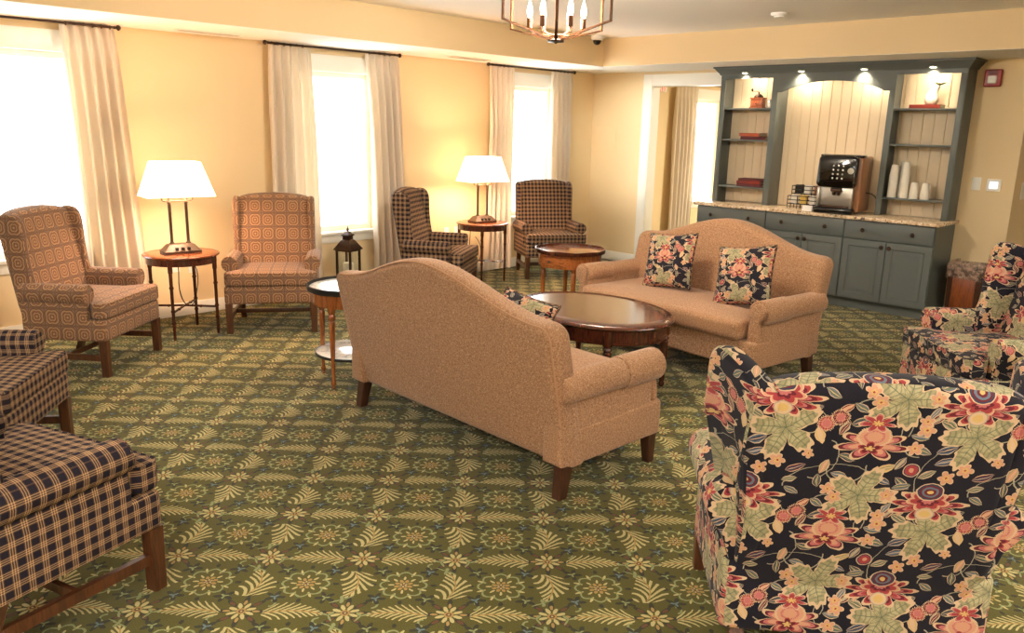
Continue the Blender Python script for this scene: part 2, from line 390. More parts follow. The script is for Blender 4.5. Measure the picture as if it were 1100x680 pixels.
# ------------------------------------------------------------------ mesh helpers
class MB:
    def __init__(s): s.v, s.f = [], []
    def grid(s, P, cu=False, cv=False, cap0=False, cap1=False):
        """P[i][j] rows; cv closes j, cu closes i"""
        o = len(s.v); nu, nv = len(P), len(P[0])
        for row in P: s.v.extend([tuple(p) for p in row])
        for i in range(nu if cu else nu - 1):
            for j in range(nv if cv else nv - 1):
                a, b = i, (i + 1) % nu; c, d = j, (j + 1) % nv
                s.f.append((o + a * nv + c, o + a * nv + d, o + b * nv + d, o + b * nv + c))
        if cap0: s.f.append(tuple(o + j for j in range(nv))[::-1])
        if cap1: s.f.append(tuple(o + (nu - 1) * nv + j for j in range(nv)))
        return s
    def box(s, x0, x1, y0, y1, z0, z1, r=0, seg=2):
        if r <= 0:
            P = [[(x0, y0, z), (x1, y0, z), (x1, y1, z), (x0, y1, z)] for z in (z0, z1)]
            return s.grid(P, cv=True, cap0=True, cap1=True)
        return s.slab(rrect(x0, x1, y0, y1, min(r, (x1 - x0) / 2.01, (y1 - y0) / 2.01), seg), z0, z1, min(r, (z1 - z0) / 2.01), seg=seg)
    def slab(s, ol, c0, c1, r=.02, seg=4, f=None, puff0=0, puff1=0, center=None):
        """outline (a,b) counter-clockwise, thickness c0..c1, rounded rim r, optional puffed faces; f maps (a,b,c)->xyz"""
        f = f or (lambda a, b, c: (a, b, c))
        rings = []
        for k in range(seg + 1):
            t = PI / 2 * k / seg; rings.append((r * (1 - math.sin(t)), c0 + r * (1 - math.cos(t))))
        for k in range(seg + 1):
            t = PI / 2 * k / seg; rings.append((r * (1 - math.cos(t)), c1 - r * (1 - math.sin(t))))
        P = []
        cx = center[0] if center else sum(p[0] for p in ol) / len(ol); cy = center[1] if center else sum(p[1] for p in ol) / len(ol)
        def shr(k, z): 
            o2 = inset(ol, r); return [f(cx + (a - cx) * k, cy + (b - cy) * k, z) for a, b in o2]
        if puff0: P += [shr(k, c0 - puff0 * (1 - k * k) ** .7) for k in (.02, .3, .6, .82, .94)]
        P += [[f(a, b, z) for a, b in inset(ol, d)] for d, z in rings]
        if puff1: P += [shr(k, c1 + puff1 * (1 - k * k) ** .7) for k in (.94, .82, .6, .3, .02)]
        return s.grid(P, cv=True, cap0=True, cap1=True)
    def lathe(s, prof, n=24, c=(0, 0, 0), cap=True, ell=1.0):
        P = [[(c[0] + r * math.cos(2 * PI * j / n), c[1] + ell * r * math.sin(2 * PI * j / n), c[2] + z) for j in range(n)] for r, z in prof]
        return s.grid(P, cv=True, cap0=cap, cap1=cap)
    def tube(s, pts, r, n=8, cap=True):
        pts = [Vector(p) for p in pts]; P = []; up = None
        for i, p in enumerate(pts):
            t = (pts[min(i + 1, len(pts) - 1)] - pts[max(i - 1, 0)]).normalized()
            if up is None: up = Vector((0, 0, 1)) if abs(t.z) < .9 else Vector((1, 0, 0))
            a = t.cross(up).normalized(); b = a.cross(t).normalized(); up = b
            rr = r[i] if isinstance(r, (list, tuple)) else r
            P.append([p + a * (rr * math.cos(2 * PI * j / n)) + b * (rr * math.sin(2 * PI * j / n)) for j in range(n)])
        return s.grid(P, cv=True, cap0=cap, cap1=cap)
    def taper(s, b, t, z0, z1, hb, ht, r=.15):
        """square leg from bottom centre b (half width hb) to top centre t (half width ht)"""
        P = []
        for k in range(5):
            q = k / 4; h = hb + (ht - hb) * q; cx = b[0] + (t[0] - b[0]) * q; cy = b[1] + (t[1] - b[1]) * q; e = h * r
            P.append([(cx + a, cy + c, z0 + (z1 - z0) * q) for a, c in ((-h + e, -h), (h - e, -h), (h, -h + e), (h, h - e), (h - e, h), (-h + e, h), (-h, h - e), (-h, -h + e))])
        return s.grid(P, cv=True, cap0=True, cap1=True)
    def sweep(s, sec, ys, f, r=.03, seg=4):
        """closed section (a,b) carried along c in ys with rounded ends"""
        y0, y1 = ys[0], ys[-1]; P = []
        for k in range(seg + 1):
            t = PI / 2 * k / seg; P.append([f(a, b, y0 + r * (1 - math.sin(PI / 2 - t) ) if False else y0 + r * (1 - math.cos(t))) for a, b in inset(sec, r * (1 - math.sin(t)))])
        for y in ys[1:-1]: P.append([f(a, b, y) for a, b in sec])
        for k in range(seg + 1):
            t = PI / 2 * k / seg; P.append([f(a, b, y1 - r * (1 - math.sin(t)) if False else y1 - r + r * math.sin(t)) for a, b in inset(sec, r * (1 - math.cos(t)))])
        return s.grid(P, cv=True, cap0=True, cap1=True)
    def build(s, name, mat, parent=None, smooth=40, loc=None, rot=None, uvs=1.0, uvoff=(0, 0)):
        me = bpy.data.meshes.new(name); me.from_pydata(s.v, [], s.f); me.validate()
        bm = bmesh.new(); bm.from_mesh(me); bmesh.ops.recalc_face_normals(bm, faces=bm.faces)
        lay = bm.loops.layers.uv.new('UVMap')
        for fc in bm.faces:
            n = fc.normal; a = (abs(n.x), abs(n.y), abs(n.z)); k = a.index(max(a))
            for lp in fc.loops:
                c = lp.vert.co
                lp[lay].uv = ((c.y, c.z) if k == 0 else (c.x, c.z) if k == 1 else (c.x, c.y))
                lp[lay].uv = (lp[lay].uv[0] * uvs + uvoff[0], lp[lay].uv[1] * uvs + uvoff[1])
        bm.to_mesh(me); bm.free()
        for p in me.polygons: p.use_smooth = True
        try: me.set_sharp_from_angle(angle=R(smooth))
        except Exception: pass
        me.materials.append(mat)
        o = bpy.data.objects.new(name, me); col.objects.link(o)
        if parent is not None: o.parent = parent
        if loc: o.location = loc
        if rot: o.rotation_euler = rot
        return o
def rrect(x0, x1, y0, y1, r, seg=3):
    o = []
    for cx, cy, a in ((x1 - r, y0 + r, -90), (x1 - r, y1 - r, 0), (x0 + r, y1 - r, 90), (x0 + r, y0 + r, 180)):
        for k in range(seg + 1):
            t = R(a + 90 * k / seg); o.append((cx + r * math.cos(t), cy + r * math.sin(t)))
    return o
def inset(ol, d):
    if abs(d) < 1e-9: return ol
    n = len(ol); out = []
    A = sum(ol[i][0] * ol[(i + 1) % n][1] - ol[(i + 1) % n][0] * ol[i][1] for i in range(n)); sg = 1 if A > 0 else -1
    for i in range(n):
        p0, p, p1 = ol[i - 1], ol[i], ol[(i + 1) % n]
        e0 = Vector((p[0] - p0[0], p[1] - p0[1])); e1 = Vector((p1[0] - p[0], p1[1] - p[1]))
        if e0.length < 1e-9: e0 = e1.copy()
        if e1.length < 1e-9: e1 = e0.copy()
        e0.normalize(); e1.normalize()
        n0 = Vector((-e0.y, e0.x)) * sg; n1 = Vector((-e1.y, e1.x)) * sg
        b = n0 + n1
        if b.length < 1e-6: b = n0
        b.normalize(); k = d / max(.45, b.dot(n0))
        out.append((p[0] + b.x * k, p[1] + b.y * k))
    return out
def smooth_poly(pts, n=2):
    """chaikin corner cutting on a closed polygon"""
    for _ in range(n):
        q = []
        for i in range(len(pts)):
            a, b = pts[i], pts[(i + 1) % len(pts)]
            q += [(a[0] * .75 + b[0] * .25, a[1] * .75 + b[1] * .25), (a[0] * .25 + b[0] * .75, a[1] * .25 + b[1] * .75)]
        pts = q
    return pts
def bez(p0, p1, p2, p3, n=16):
    o = []
    for k in range(n + 1):
        t = k / n; o.append(tuple((1 - t) ** 3 * a + 3 * t * (1 - t) ** 2 * b + 3 * t * t * (1 - t) * c + t ** 3 * d for a, b, c, d in zip(p0, p1, p2, p3)))
    return o
def tag(o, label=None, cat=None, group=None, kind=None):
    if label: o['label'] = label
    if cat: o['category'] = cat
    if group: o['group'] = group
    if kind: o['kind'] = kind
    return o
def thing(name, label, cat, loc=(0, 0, 0), rz=0, group=None):
    o = bpy.data.objects.new(name, None); col.objects.link(o); o.empty_display_size = .1
    o.location = loc; o.rotation_euler = (0, 0, R(rz)); return tag(o, label, cat, group)
def dup(root, loc, rz, label, group=None):
    def cp(o, par):
        c = o.copy(); col.objects.link(c)
        if par is not None: c.parent = par
        for ch in list(o.children): cp(ch, c)
        return c
    r = cp(root, None); r.location = loc; r.rotation_euler = (0, 0, R(rz)); r['label'] = label
    if group: r['group'] = group
    return r
def struct(name, mb, mat, parent=None, **kw):
    o = mb.build(name, mat, parent, **kw)
    if parent is None: o['kind'] = 'structure'
    return o

# ------------------------------------------------------------------ room shell
HS, SX, SY, HC = 2.361, .849, .893, 2.66
XR, YB = 10.6, -12.0           # far side wall and wall behind the viewer
XE = 4.912                     # where the cabinet wall ends
YN = 5.2                       # end wall of the room beyond
WZ0, WZ1, WH = .62, 2.14, .47  # window opening
WC = [-3.94, -1.246, -6.634, -9.33, 2.72]
tag(struct('floor', MB().box(-.3, XR, YB, YN, -.1, 0), M['carpet']), kind='structure')
cl = MB().box(-.3, XR, YB, YN, HC, HC + .12)
struct('ceiling', cl, M['ceiling'])
sf = MB()
sf.box(0, SX, YB, 0, HS, HC - .001).box(SX, XE + .001, -SY, 0, HS, HC - .001)
def soff():
    m = MB(); m.box(0, SX, YB, 0, HS, HC); m.box(SX, XR, -SY, 0, HS, HC); return m
struct('ceiling_soffit', soff(), M['wall'])
st_under = MB(); st_under.box(0.002, SX - .002, YB, -.002, HS - .004, HS + .001); st_under.box(SX - .002, XR, -SY + .002, -.002, HS - .004, HS + .001)
struct('trim_1', st_under, M['ceiling'])
def wall_with_holes(x0, x1, ya, yb, holes, H):
    m = MB(); y = ya
    for c in sorted(holes):
        m.box(x0, x1, y, c - WH, 0, H); m.box(x0, x1, c - WH, c + WH, 0, WZ0); m.box(x0, x1, c - WH, c + WH, WZ1, H); y = c + WH
    m.box(x0, x1, y, yb, 0, H); return m
struct('wall_left', wall_with_holes(-.16, 0, YB, YN, WC, HC), M['wall'])
wb = MB()   # cabinet wall with doorway
DX0, DX1, DZ = .907, 1.94, 2.2
wb.box(0, DX0, 0, .13, 0, HC).box(DX0, DX1, 0, .13, DZ, HC).box(DX1, XE, 0, .13, 0, HC)
struct('wall_back', wb, M['wall'])
struct('wall_return', MB().box(XE - .13, XE, .13, YN, 0, HC), M['wall'])
struct('wall_right', MB().box(XR, XR + .15, YB, YN, 0, HC), M['wall'])
struct('wall_front', MB().box(-.3, XR, YB - .15, YB, 0, HC), M['wall'])
struct('wall_far', MB().box(-.3, XR, YN, YN + .15, 0, HC), M['wall'])
def baseboard(pts):
    m = MB()
    for (x0, x1, y0, y1) in pts:
        m.box(x0, x1, y0, y1, 0, .115, .006)
    return m
struct('baseboard_left', baseboard([(0, .016, YB, 0), (0, .016, .13, YN)]), M['trim'])
struct('baseboard_back', baseboard([(0.016, .79, -.016, 0), (4.48, XE, -.016, 0)]), M['trim'])
struct('baseboard_return', baseboard([(XE, XE + .016, 0, YN)]), M['trim'])
# doorway casing
dc = MB(); dc.box(.79, DX0 + .012, -.022, 0, 0, DZ + .125, .004).box(DX0 + .012, DX1 + .03, -.022, 0, DZ - .012, DZ + .125, .004)
dc.box(DX0 - .001, DX0 + .014, 0, .15, 0, DZ).box(DX0, DX1, 0, .15, DZ - .014, DZ + .001).box(DX1 - .014, DX1 + .001, 0, .15, 0, DZ)
struct('trim_2', dc, M['trim'])
# windows
for i, c in enumerate(WC):
    m = MB(); W = .1
    m.box(0, .02, c - WH - W, c - WH + .005, WZ0 - .02, WZ1 + .14, .004).box(0, .02, c + WH - .005, c + WH + W, WZ0 - .02, WZ1 + .14, .004)
    m.box(0, .024, c - WH - W, c + WH + W, WZ1 - .005, WZ1 + .15, .004)
    for a, b in ((-WH, -WH + .05), (WH - .05, WH)): m.box(-.12, -.07, c + a, c + b, WZ0 + .05, WZ1 - .05)
    for a, b in ((WZ0, WZ0 + .05), (WZ1 - .05, WZ1)): m.box(-.12, -.07, c - WH, c + WH, a, b)
    w = struct('window_%d' % (i + 1), m, M['trim'])
    MB().box(-.02, .05, c - WH - W - .02, c + WH + W + .02, WZ0 - .03, WZ0, .006).build('window_sill', M['trim'], w)
    MB().box(0, .018, c - WH - W, c + WH + W, WZ0 - .11, WZ0 - .03, .004).build('window_apron', M['trim'], w)
    MB().box(-.1, -.092, c - WH + .05, c + WH - .05, WZ0 + .05, WZ1 - .05).build('window_pane', M['glass'], w)
    L = bpy.data.lights.new('window_portal', 'AREA'); L.shape = 'RECTANGLE'; L.size = 2 * WH; L.size_y = WZ1 - WZ0; L.cycles.is_portal = True
    lo = bpy.data.objects.new('window_portal', L); col.objects.link(lo); lo.location = (-.14, c, (WZ0 + WZ1) / 2)
    lo.rotation_euler = (0, R(-90), 0); lo.rotation_euler = Vector((1, 0, 0)).to_track_quat('-Z', 'Z').to_euler()

# ------------------------------------------------------------------ curtains and rods
def curtain(y0, y1, yb0, yb1, label, folds=5, seed=0, z1=2.325):
    rnd = random.Random(seed); ph = rnd.random() * 6
    nu, nv = 30, folds * 14
    def sheet(off):
        P = []
        for i in range(nu + 1):
            t = i / nu; z = .025 + (z1 - .025) * (1 - t)
            w = min(1, t * 3)
            row = []
            for j in range(nv + 1):
                s = j / nv
                ss = s + .018 * math.sin(3 * s * PI + t * 2.5 + ph) * w
                a = y0 + (yb0 - y0) * t ** .8; b = y1 + (yb1 - y1) * t ** .8
                pin = math.exp(-((t - .055) / .03) ** 2)
                y = a + (b - a) * ss
                x = .095 + (.026 + .016 * w) * (1 - .55 * pin) * math.sin(2 * PI * folds * s + .5 * math.sin(t * 4 + s * 7 + ph) * w) + .012 * w * math.sin(5.3 * s + 2 * t + ph)
                row.append((x + off, y, z))
            P.append(row)
        return P
    A, B = sheet(0), sheet(-.006)
    m = MB(); m.grid([a + b[::-1] for a, b in zip(A, B)], cv=True, cap0=False, cap1=False)
    # close hems
    n = nv + 1
    for base in (0, nu * 2 * n):
        for j in range(nv): m.f.append((base + j, base + j + 1, base + 2 * n - 2 - j, base + 2 * n - 1 - j))
    o = m.build('curtain', M['curtain'], None, smooth=80)
    return tag(o, label, 'curtain', 'pinch pleated curtain panels')
def rod(c, half, label, z=2.338):
    o = MB().tube([(.1, c - half + .03, z), (.1, c + half - .03, z)], .0095, 10).build('curtain_rod', M['bronze'])
    tag(o, label, 'curtain rod', 'curtain rods over the windows')
    for s in (-1, 1):
        y = c + s * half
        MB().lathe([(.003, -.035), (.012, -.03), (.012, -.02), (.008, -.015), (.02, -.004), (.022, .004), (.014, .016), (.004, .02)], 14).build('finial', M['bronze'], o, loc=(.1, y, z), rot=(R(-90 * s), 0, 0))
        yb = c + s * (half - .15)
        MB().box(0.001, .012, yb - .012, yb + .012, z - .05, z + .02, .003).tube([(.01, yb, z - .018), (.1, yb, z - .018)], .006, 8).build('bracket', M['bronze'], o)
        for k in range(6):
            m = MB(); yy = c + s * (half - .06 - .062 * k)
            m.grid([[(.1 + (.013 + .003 * math.cos(b)) * math.cos(a), yy + .003 * math.sin(b), z - .003 + (.013 + .003 * math.cos(b)) * math.sin(a)) for b in [2 * PI * q / 6 for q in range(6)]] for a in [2 * PI * q / 14 for q in range(14)]], cu=True, cv=True)
            m.build('curtain_ring', M['bronze'], o)
curtain(-6.315, -5.93, -6.28, -5.80, 'cream curtain panel right of the leftmost window, beside the small lamp table', 5, 1)
curtain(-7.34, -6.95, -7.40, -6.95, 'cream curtain panel left of the leftmost window', 5, 9)
curtain(-4.64, -4.22, -4.70, -4.14, 'cream curtain panel behind the brown wing chair, left side of the middle window', 5, 2)
curtain(-3.62, -3.22, -3.52, -3.10, 'cream curtain panel behind the black lantern, right side of the middle window', 5, 3)
curtain(-1.95, -1.56, -1.97, -1.55, 'cream curtain panel behind the far table lamp, left side of the corner window', 5, 4)
curtain(-.925, -.54, -.90, -.53, 'cream curtain panel nearest the room corner, right side of the corner window', 5, 5)
curtain(1.76, 2.33, 1.74, 2.36, 'cream curtain panel seen through the white-cased doorway', 6, 6)
rod(-6.634, .733, 'dark curtain rod over the leftmost window')
rod(-3.94, .733, 'dark curtain rod over the middle window')
rod(-1.246, .733, 'dark curtain rod over the window nearest the room corner')
rod(2.72, 1.0, 'dark curtain rod seen through the doorway', 2.345)

# ------------------------------------------------------------------ wing chairs
def wing_chair(name, fab, legm, label, group, flare=0.0, weltm=None, uvo=(0, 0), wthk=.056, kx=1.0, zb=.24, drop=0.0):
    t = thing(name, label, 'armchair', group=group)
    rear = lambda z: -.15 - .19 * (z - .24)
    # seat base
    m = MB(); ol = rrect(-.36 * kx, .36 * kx, -.17, .40, .03, 3); m.slab(ol, zb, .385, .022); m.build('seat_base', fab, t, uvoff=uvo)
    # T shaped cushion
    T = [(-.262, -.15), (.262, -.15), (.262, .288), (.352, .296), (.355, .412), (-.355, .412), (-.352, .296), (-.262, .288)]
    T2 = []
    for i, (a, b) in enumerate(T):
        p, q = T[i - 1], T[(i + 1) % 8]
        for (c, d) in (p, q):
            l = math.hypot(c - a, d - b); k = min(.03, l * .4) / l; T2.append((a + (c - a) * k, b + (d - b) * k))
    T2 = [(a * kx, b) for a, b in T2]
    m = MB(); m.slab(T2, .388, .495, .02, seg=4, puff1=.018, center=(0, .12)); cu = m.build('seat_cushion', fab, t, uvoff=uvo)
    w = MB(); q = inset(T2, .004); w.tube([(a, b, .490) for a, b in q + q[:1]], .0045, 6); w.build('welt', weltm or fab, cu, uvoff=uvo)
    # back
    ol = [(-.335, zb), (.335, zb), (.325, .6), (.318, 1.0 - drop)]
    for k in range(13):
        a = PI * k / 12; x = .305 * math.cos(a); ol.append((x, 1.015 - drop + .062 * math.sin(a) ** .8))
    ol.append((-.318, 1.0 - drop)); ol.append((-.325, .6))
    def fb(a, b, c): return (a * kx, rear(b) + c - .02 * (1 - (a / .33) ** 2), b)
    m = MB(); m.slab(ol, 0, .125, .05, seg=5, f=fb, puff1=.012, center=(0, .68)); m.build('backrest', fab, t, uvoff=uvo)
    # wings
    W = [(-.175, .30), (-.07, .30), (-.07, .48), (-.07, .60), (-.083, .66), (-.095, .74), (-.103, .85), (-.103, .94), (-.113, 1.0), (-.145, 1.045), (-.20, 1.055), (-.255, 1.045), (-.29, 1.0), (-.272, .88), (-.245, .74)]
    if flare > .2: W = [(-.175, .30), (0, .30), (.05, .48), (.055, .60), (.01, .68), (-.02, .78), (-.035, .88), (-.035, .97), (-.05, 1.025), (-.085, 1.045), (-.16, 1.03), (-.25, .995), (-.295, .96), (-.272, .88), (-.245, .74)]
    W = smooth_poly(W, 2)
    for s in (-1, 1):
        def fw(a, b, c, s=s):
            k = max(0, min(1, (b - .56) / .3)); k = k * k * (3 - 2 * k)
            return (s * (.332 * kx - wthk + c + (flare * (a + .29) * k)), a, b)
        m = MB(); m.slab(W, 0, wthk, .024, seg=4, f=fw, center=(-.15, .7)); m.build('wing', fab, t, uvoff=uvo)
    # rolled arms
    for s in (-1, 1):
        dx = .36 * kx - .36
        sec = [(.265, zb + .01), (.358, zb + .01), (.360, .44), (.352, .49)]
        ac, ar = .322, .064
        if flare > .2: sec = [(.22, zb + .01), (.318, zb + .01), (.325, .26), (.345, .38), (.372, .46)]; ac, ar = .352, .072
        for k in range(15):
            a = R(-40 + 245 * k / 14); sec.append((ac + ar * math.cos(a), .548 + ar * math.sin(a)))
        sec += [(.266, .46)]
        if s < 0: pass
        m = MB(); m.sweep([(a + dx, b) for a, b in sec], [-.16, -.05, .10, .287], lambda a, b, c, s=s: (s * a, c, b), r=.012, seg=3)
        m.build('arm', fab, t, uvoff=uvo)
        if weltm:
            w = MB(); w.tube([(s * (ac + dx + (ar - .006) * math.cos(R(-60 + 300 * k / 20))), .285, .548 + (ar - .006) * math.sin(R(-60 + 300 * k / 20))) for k in range(21)], .005, 6); w.build('arm_welt', weltm, t)
    # legs and stretchers
    for s in (-1, 1):
        m = MB(); m.taper((s * (.33 + dx), .37), (s * (.33 + dx), .37), 0, zb + .005, .024, .026); m.build('leg', legm, t)
        m = MB(); m.taper((s * (.29 + dx), -.205), (s * (.30 + dx), -.12), 0, zb + .01, .022, .024); m.build('leg', legm, t)
        if zb < .2: continue
        m = MB(); m.grid([[(s * .305 - .011, -.165, .105), (s * .305 + .011, -.165, .105), (s * .305 + .011, -.165, .145), (s * .305 - .011, -.165, .145)], [(s * .33 - .011, .36, .105), (s * .33 + .011, .36, .105), (s * .33 + .011, .36, .145), (s * .33 - .011, .36, .145)]], cv=True, cap0=True, cap1=True); m.build('stretcher', legm, t)
    if zb < .2: return t
    m = MB(); m.box(-.31, .31, .09, .112, .108, .142, .003); m.build('stretcher', legm, t)
    return t
gB, gP, gF = 'brown medallion wing chairs', 'navy and tan plaid wing chairs', 'dark floral wing chairs'
c = wing_chair('wing_chair', M['medallion'], M['legwood'], 'brown medallion-patterned wing chair at far left, turned side-on before the leftmost window', gB, 0.02, M['medallion'])
c.location = (.884, -6.617, 0); c.rotation_euler.z = R(-49.5)
dup(c, (.72, -5.02, 0), -124, 'brown medallion-patterned wing chair facing out between the near lamp table and the lantern')
c = wing_chair('wing_chair', M['plaid'], M['legwood'], 'plaid wing chair seen side-on behind the near sofa, left of the far lamp table', gP, 0.02, M['plaid'])
c.location = (.76, -3.36, 0); c.rotation_euler.z = R(-56.4)
dup(c, (.53, -1.40, 0), -121, 'plaid wing chair in the room corner behind the drawer table')
dup(c, (2.43, -7.67, 0), -37.5, 'plaid wing chair cut off at the left edge, second from the bottom corner')
o = dup(c, (3.866, -7.886, 0), 18.6, 'plaid wing chair in the bottom left corner, nearest the viewer'); o.scale = (1.08, 1.08, 1)
c = wing_chair('wing_chair', M['floral'], M['legwood'], 'large dark floral wing chair seen from behind in the bottom right corner', gF, .45, M['floral'], wthk=.07, kx=1.12, zb=.14, drop=.045)
c.scale = (1, 1.15, 1); c.location = (5.927, -5.90, 0); c.rotation_euler.z = R(39)
dup(c, (5.735, -3.05, 0), 133, 'dark floral wing chair at the right edge, facing left near the trash bin')

# ------------------------------------------------------------------ sofas
def sofa(label, group):
    t = thing('camelback_sofa', label, 'sofa', group=group); fab = M['tweed']; wd = .865
    m = MB(); m.slab(rrect(-wd, wd, -.34, .36, .03, 3), .155, .34, .02); m.build('seat_base', fab, t)
    m = MB(); m.slab(rrect(-.745, .745, -.32, .40, .04, 3), .335, .47, .04, seg=5, puff1=.025); m.build('seat_cushion', fab, t)
    def top(x):
        a = abs(x); z = .845 + .175 * (.5 + .5 * math.cos(PI * min(1, a / .80)))
        return z
    ol = [(-wd, .155), (wd, .155), (wd + .003, .5), (.868, .72)]
    for k in range(6): 
        a = PI / 2 * k / 5; ol.append((.868 - .07 + .07 * math.cos(a), .775 + .07 * math.sin(a)))
    for k in range(1, 40): ol.append((.798 - 1.596 * k / 40, top(.798 - 1.596 * k / 40)))
    for k in range(6):
        a = PI / 2 * (1 + k / 5); ol.append((-.868 + .07 + .07 * math.cos(a), .775 + .07 * math.sin(a)))
    ol += [(-.868, .72), (-wd - .003, .5)]
    fb = lambda a, b, c: (a, -.36 - .22 * (b - .18) + c, b)
    m = MB(); m.slab(ol, 0, .15, .05, seg=6, f=fb); bk = m.build('backrest', fab, t)
    # welt along the rear edge of the back
    top_pts = [p for p in inset(ol, .013)]
    w = MB(); i0 = 2; pts = [fb(a, b, .012) for a, b in top_pts[1:] + top_pts[:1]]
    w.tube(pts, .0045, 6); w.build('welt', M['welt'], bk)
    for s in (-1, 1):
        sec = [(.745, .17), (.864, .17), (.860, .43), (.853, .475)]
        for k in range(17):
            a = R(-45 + 250 * k / 16); sec.append((.832 + .076 * math.cos(a), .533 + .076 * math.sin(a)))
        sec += [(.752, .45)]
        def fa(a, b, c, s=s): 
            return (s * (a - .012 * max(0, min(1, (c - .1) / .2)) * (1 if b < .48 else 0)), c, b)
        m = MB(); m.sweep(sec, [-.40, -.2, 0, .15, .29], fa, r=.022, seg=4); am = m.build('arm', fab, t)
        # loose arm cover over the front half
        sc2 = []
        for k in range(21):
            a = R(-62 + 275 * k / 20); sc2.append((.832 + .082 * math.cos(a), .533 + .082 * math.sin(a)))
        for k in range(21):
            a = R(213 - 275 * k / 20); sc2.append((.832 + .060 * math.cos(a), .533 + .060 * math.sin(a)))
        m = MB(); m.sweep(sc2, [.02, .1, .2, .302], lambda a, b, c, s=s: (s * a, c, b), r=.006, seg=3); m.build('arm_cover', fab, am)
        # scrolled front panel
        pn = [(.765, .17), (.858, .17), (.856, .40), (.838, .47), (.885, .51), (.893, .55), (.872, .59), (.832, .60), (.79, .58), (.772, .54), (.79, .48), (.768, .42)]
        m = MB(); m.slab(smooth_poly(pn, 2), .285, .325, .012, f=lambda a, b, c, s=s: (s * a, c, b), center=(.81, .35)); m.build('arm_front', fab, am)
    for s in (-1, 1):
        m = MB(); m.taper((s * .825, .315), (s * .82, .31), 0, .16, .022, .032); m.build('leg', M['darkwood'], t)
        m = MB(); m.taper((s * .825, -.352), (s * .82, -.325), 0, .16, .026, .034); m.build('leg', M['darkwood'], t)
    return t
gS = 'tan camelback sofas'
s1 = sofa('tan tweed camelback sofa in the middle, seen from behind', gS); s1.location = (3.784, -5.383, 0); s1.rotation_euler.z = R(-2)
s2 = dup(s1, (3.64, -3.25, 0), 173, 'tan camelback sofa facing the viewer beyond the oval coffee table, with two pillows')

# pillows
def pillow_mesh(sz, th):
    n = 24; P = []
    def pt(u, v, sgn):
        k = (1 - abs(u) ** 2.6) * (1 - abs(v) ** 2.6); pin = 1 - .07 * (1 - abs(u) ** 2) * abs(v) ** 4 ; pin2 = 1 - .07 * (1 - abs(v) ** 2) * abs(u) ** 4
        return (u * sz / 2 * pin2, sgn * th / 2 * max(0, k) ** .55, v * sz / 2 * pin)
    m = MB()
    for sgn in (-1, 1):
        m.grid([[pt(-1 + 2 * i / n, -1 + 2 * j / n, sgn) for j in range(n + 1)] for i in range(n + 1)])
    return m, [pt(a, b, 1) for a, b in [(-1 + 2 * i / n, -1) for i in range(n)] + [(1, -1 + 2 * i / n) for i in range(n)] + [(1 - 2 * i / n, 1) for i in range(n)] + [(-1, 1 - 2 * i / n) for i in range(n + 1)]]
def pillow(loc, rot, label, first=None):
    if first is None:
        t = thing('throw_pillow', label, 'pillow', group='dark floral throw pillows')
        m, edge = pillow_mesh(.43, .13); b = m.build('pillow_cover', M['floral'], t, smooth=80, uvoff=(.31, .17))
        MB().tube(edge, .006, 6).build('piping', M['plaid'], t)
    else: t = dup(first, loc, 0, label)
    t.location = loc; t.rotation_euler = tuple(R(a) for a in rot); return t
pl = pillow((4.11, -3.30, .695), (20, 8, 182), 'dark floral throw pillow on the far sofa, the one nearer the trash bin')
pillow((3.42, -3.19, .70), (18, 6, 180), 'dark floral throw pillow on the far sofa, the one nearer the drawer table', pl)
pillow((3.87, -5.33, .585), (-30, 5, -4), 'dark floral throw pillow mostly hidden behind the back of the near sofa', pl)

# ------------------------------------------------------------------ tables
def leg_turned(m, x, y, h, prof, n=14):
    m.lathe([(r, z * h) for r, z in prof], n, (x, y, 0))
def coffee_table():
    t = thing('oval_coffee_table', 'oval dark mahogany coffee table between the two sofas', 'table', (3.51, -4.21, 0), -7)
    N = 72; a, b = .60, .455
    def el(k, z): return [((a - k) * math.cos(2 * PI * j / N), (b - k) * math.sin(2 * PI * j / N), z) for j in range(N)]
    m = MB(); m.grid([el(.05, .455), el(.02, .457), el(.006, .464), el(0, .475), el(.004, .485), el(.012, .490), el(.020, .495), el(.1, .496), el(.3, .496), el(.44, .496)], cv=True, cap0=True, cap1=True); m.build('tabletop', M['mahogany'], t)
    m = MB(); m.grid([el(.055, .36), el(.05, .362), el(.05, .456), el(.08, .456), el(.08, .36)], cu=True, cv=True); ap = m.build('apron', M['mahogleg'], t)
    m = MB(); m.grid([el(.049, .363), el(.044, .366), el(.044, .376), el(.049, .379)], cv=True); m.build('apron_bead', M['mahogleg'], ap)
    pr = [(.012, 0), (.017, .02), (.019, .05), (.014, .07), (.016, .09), (.022, .3), (.026, .58), (.028, .66), (.02, .68), (.03, .70), (.03, .72), (.022, .74), (.034, .77), (.034, .97)]
    for sx in (-1, 1):
        for sy in (-1, 1):
            m = MB(); leg_turned(m, sx * .41, sy * .265, .47, pr, 16); m.build('leg', M['mahogleg'], t)
coffee_table()
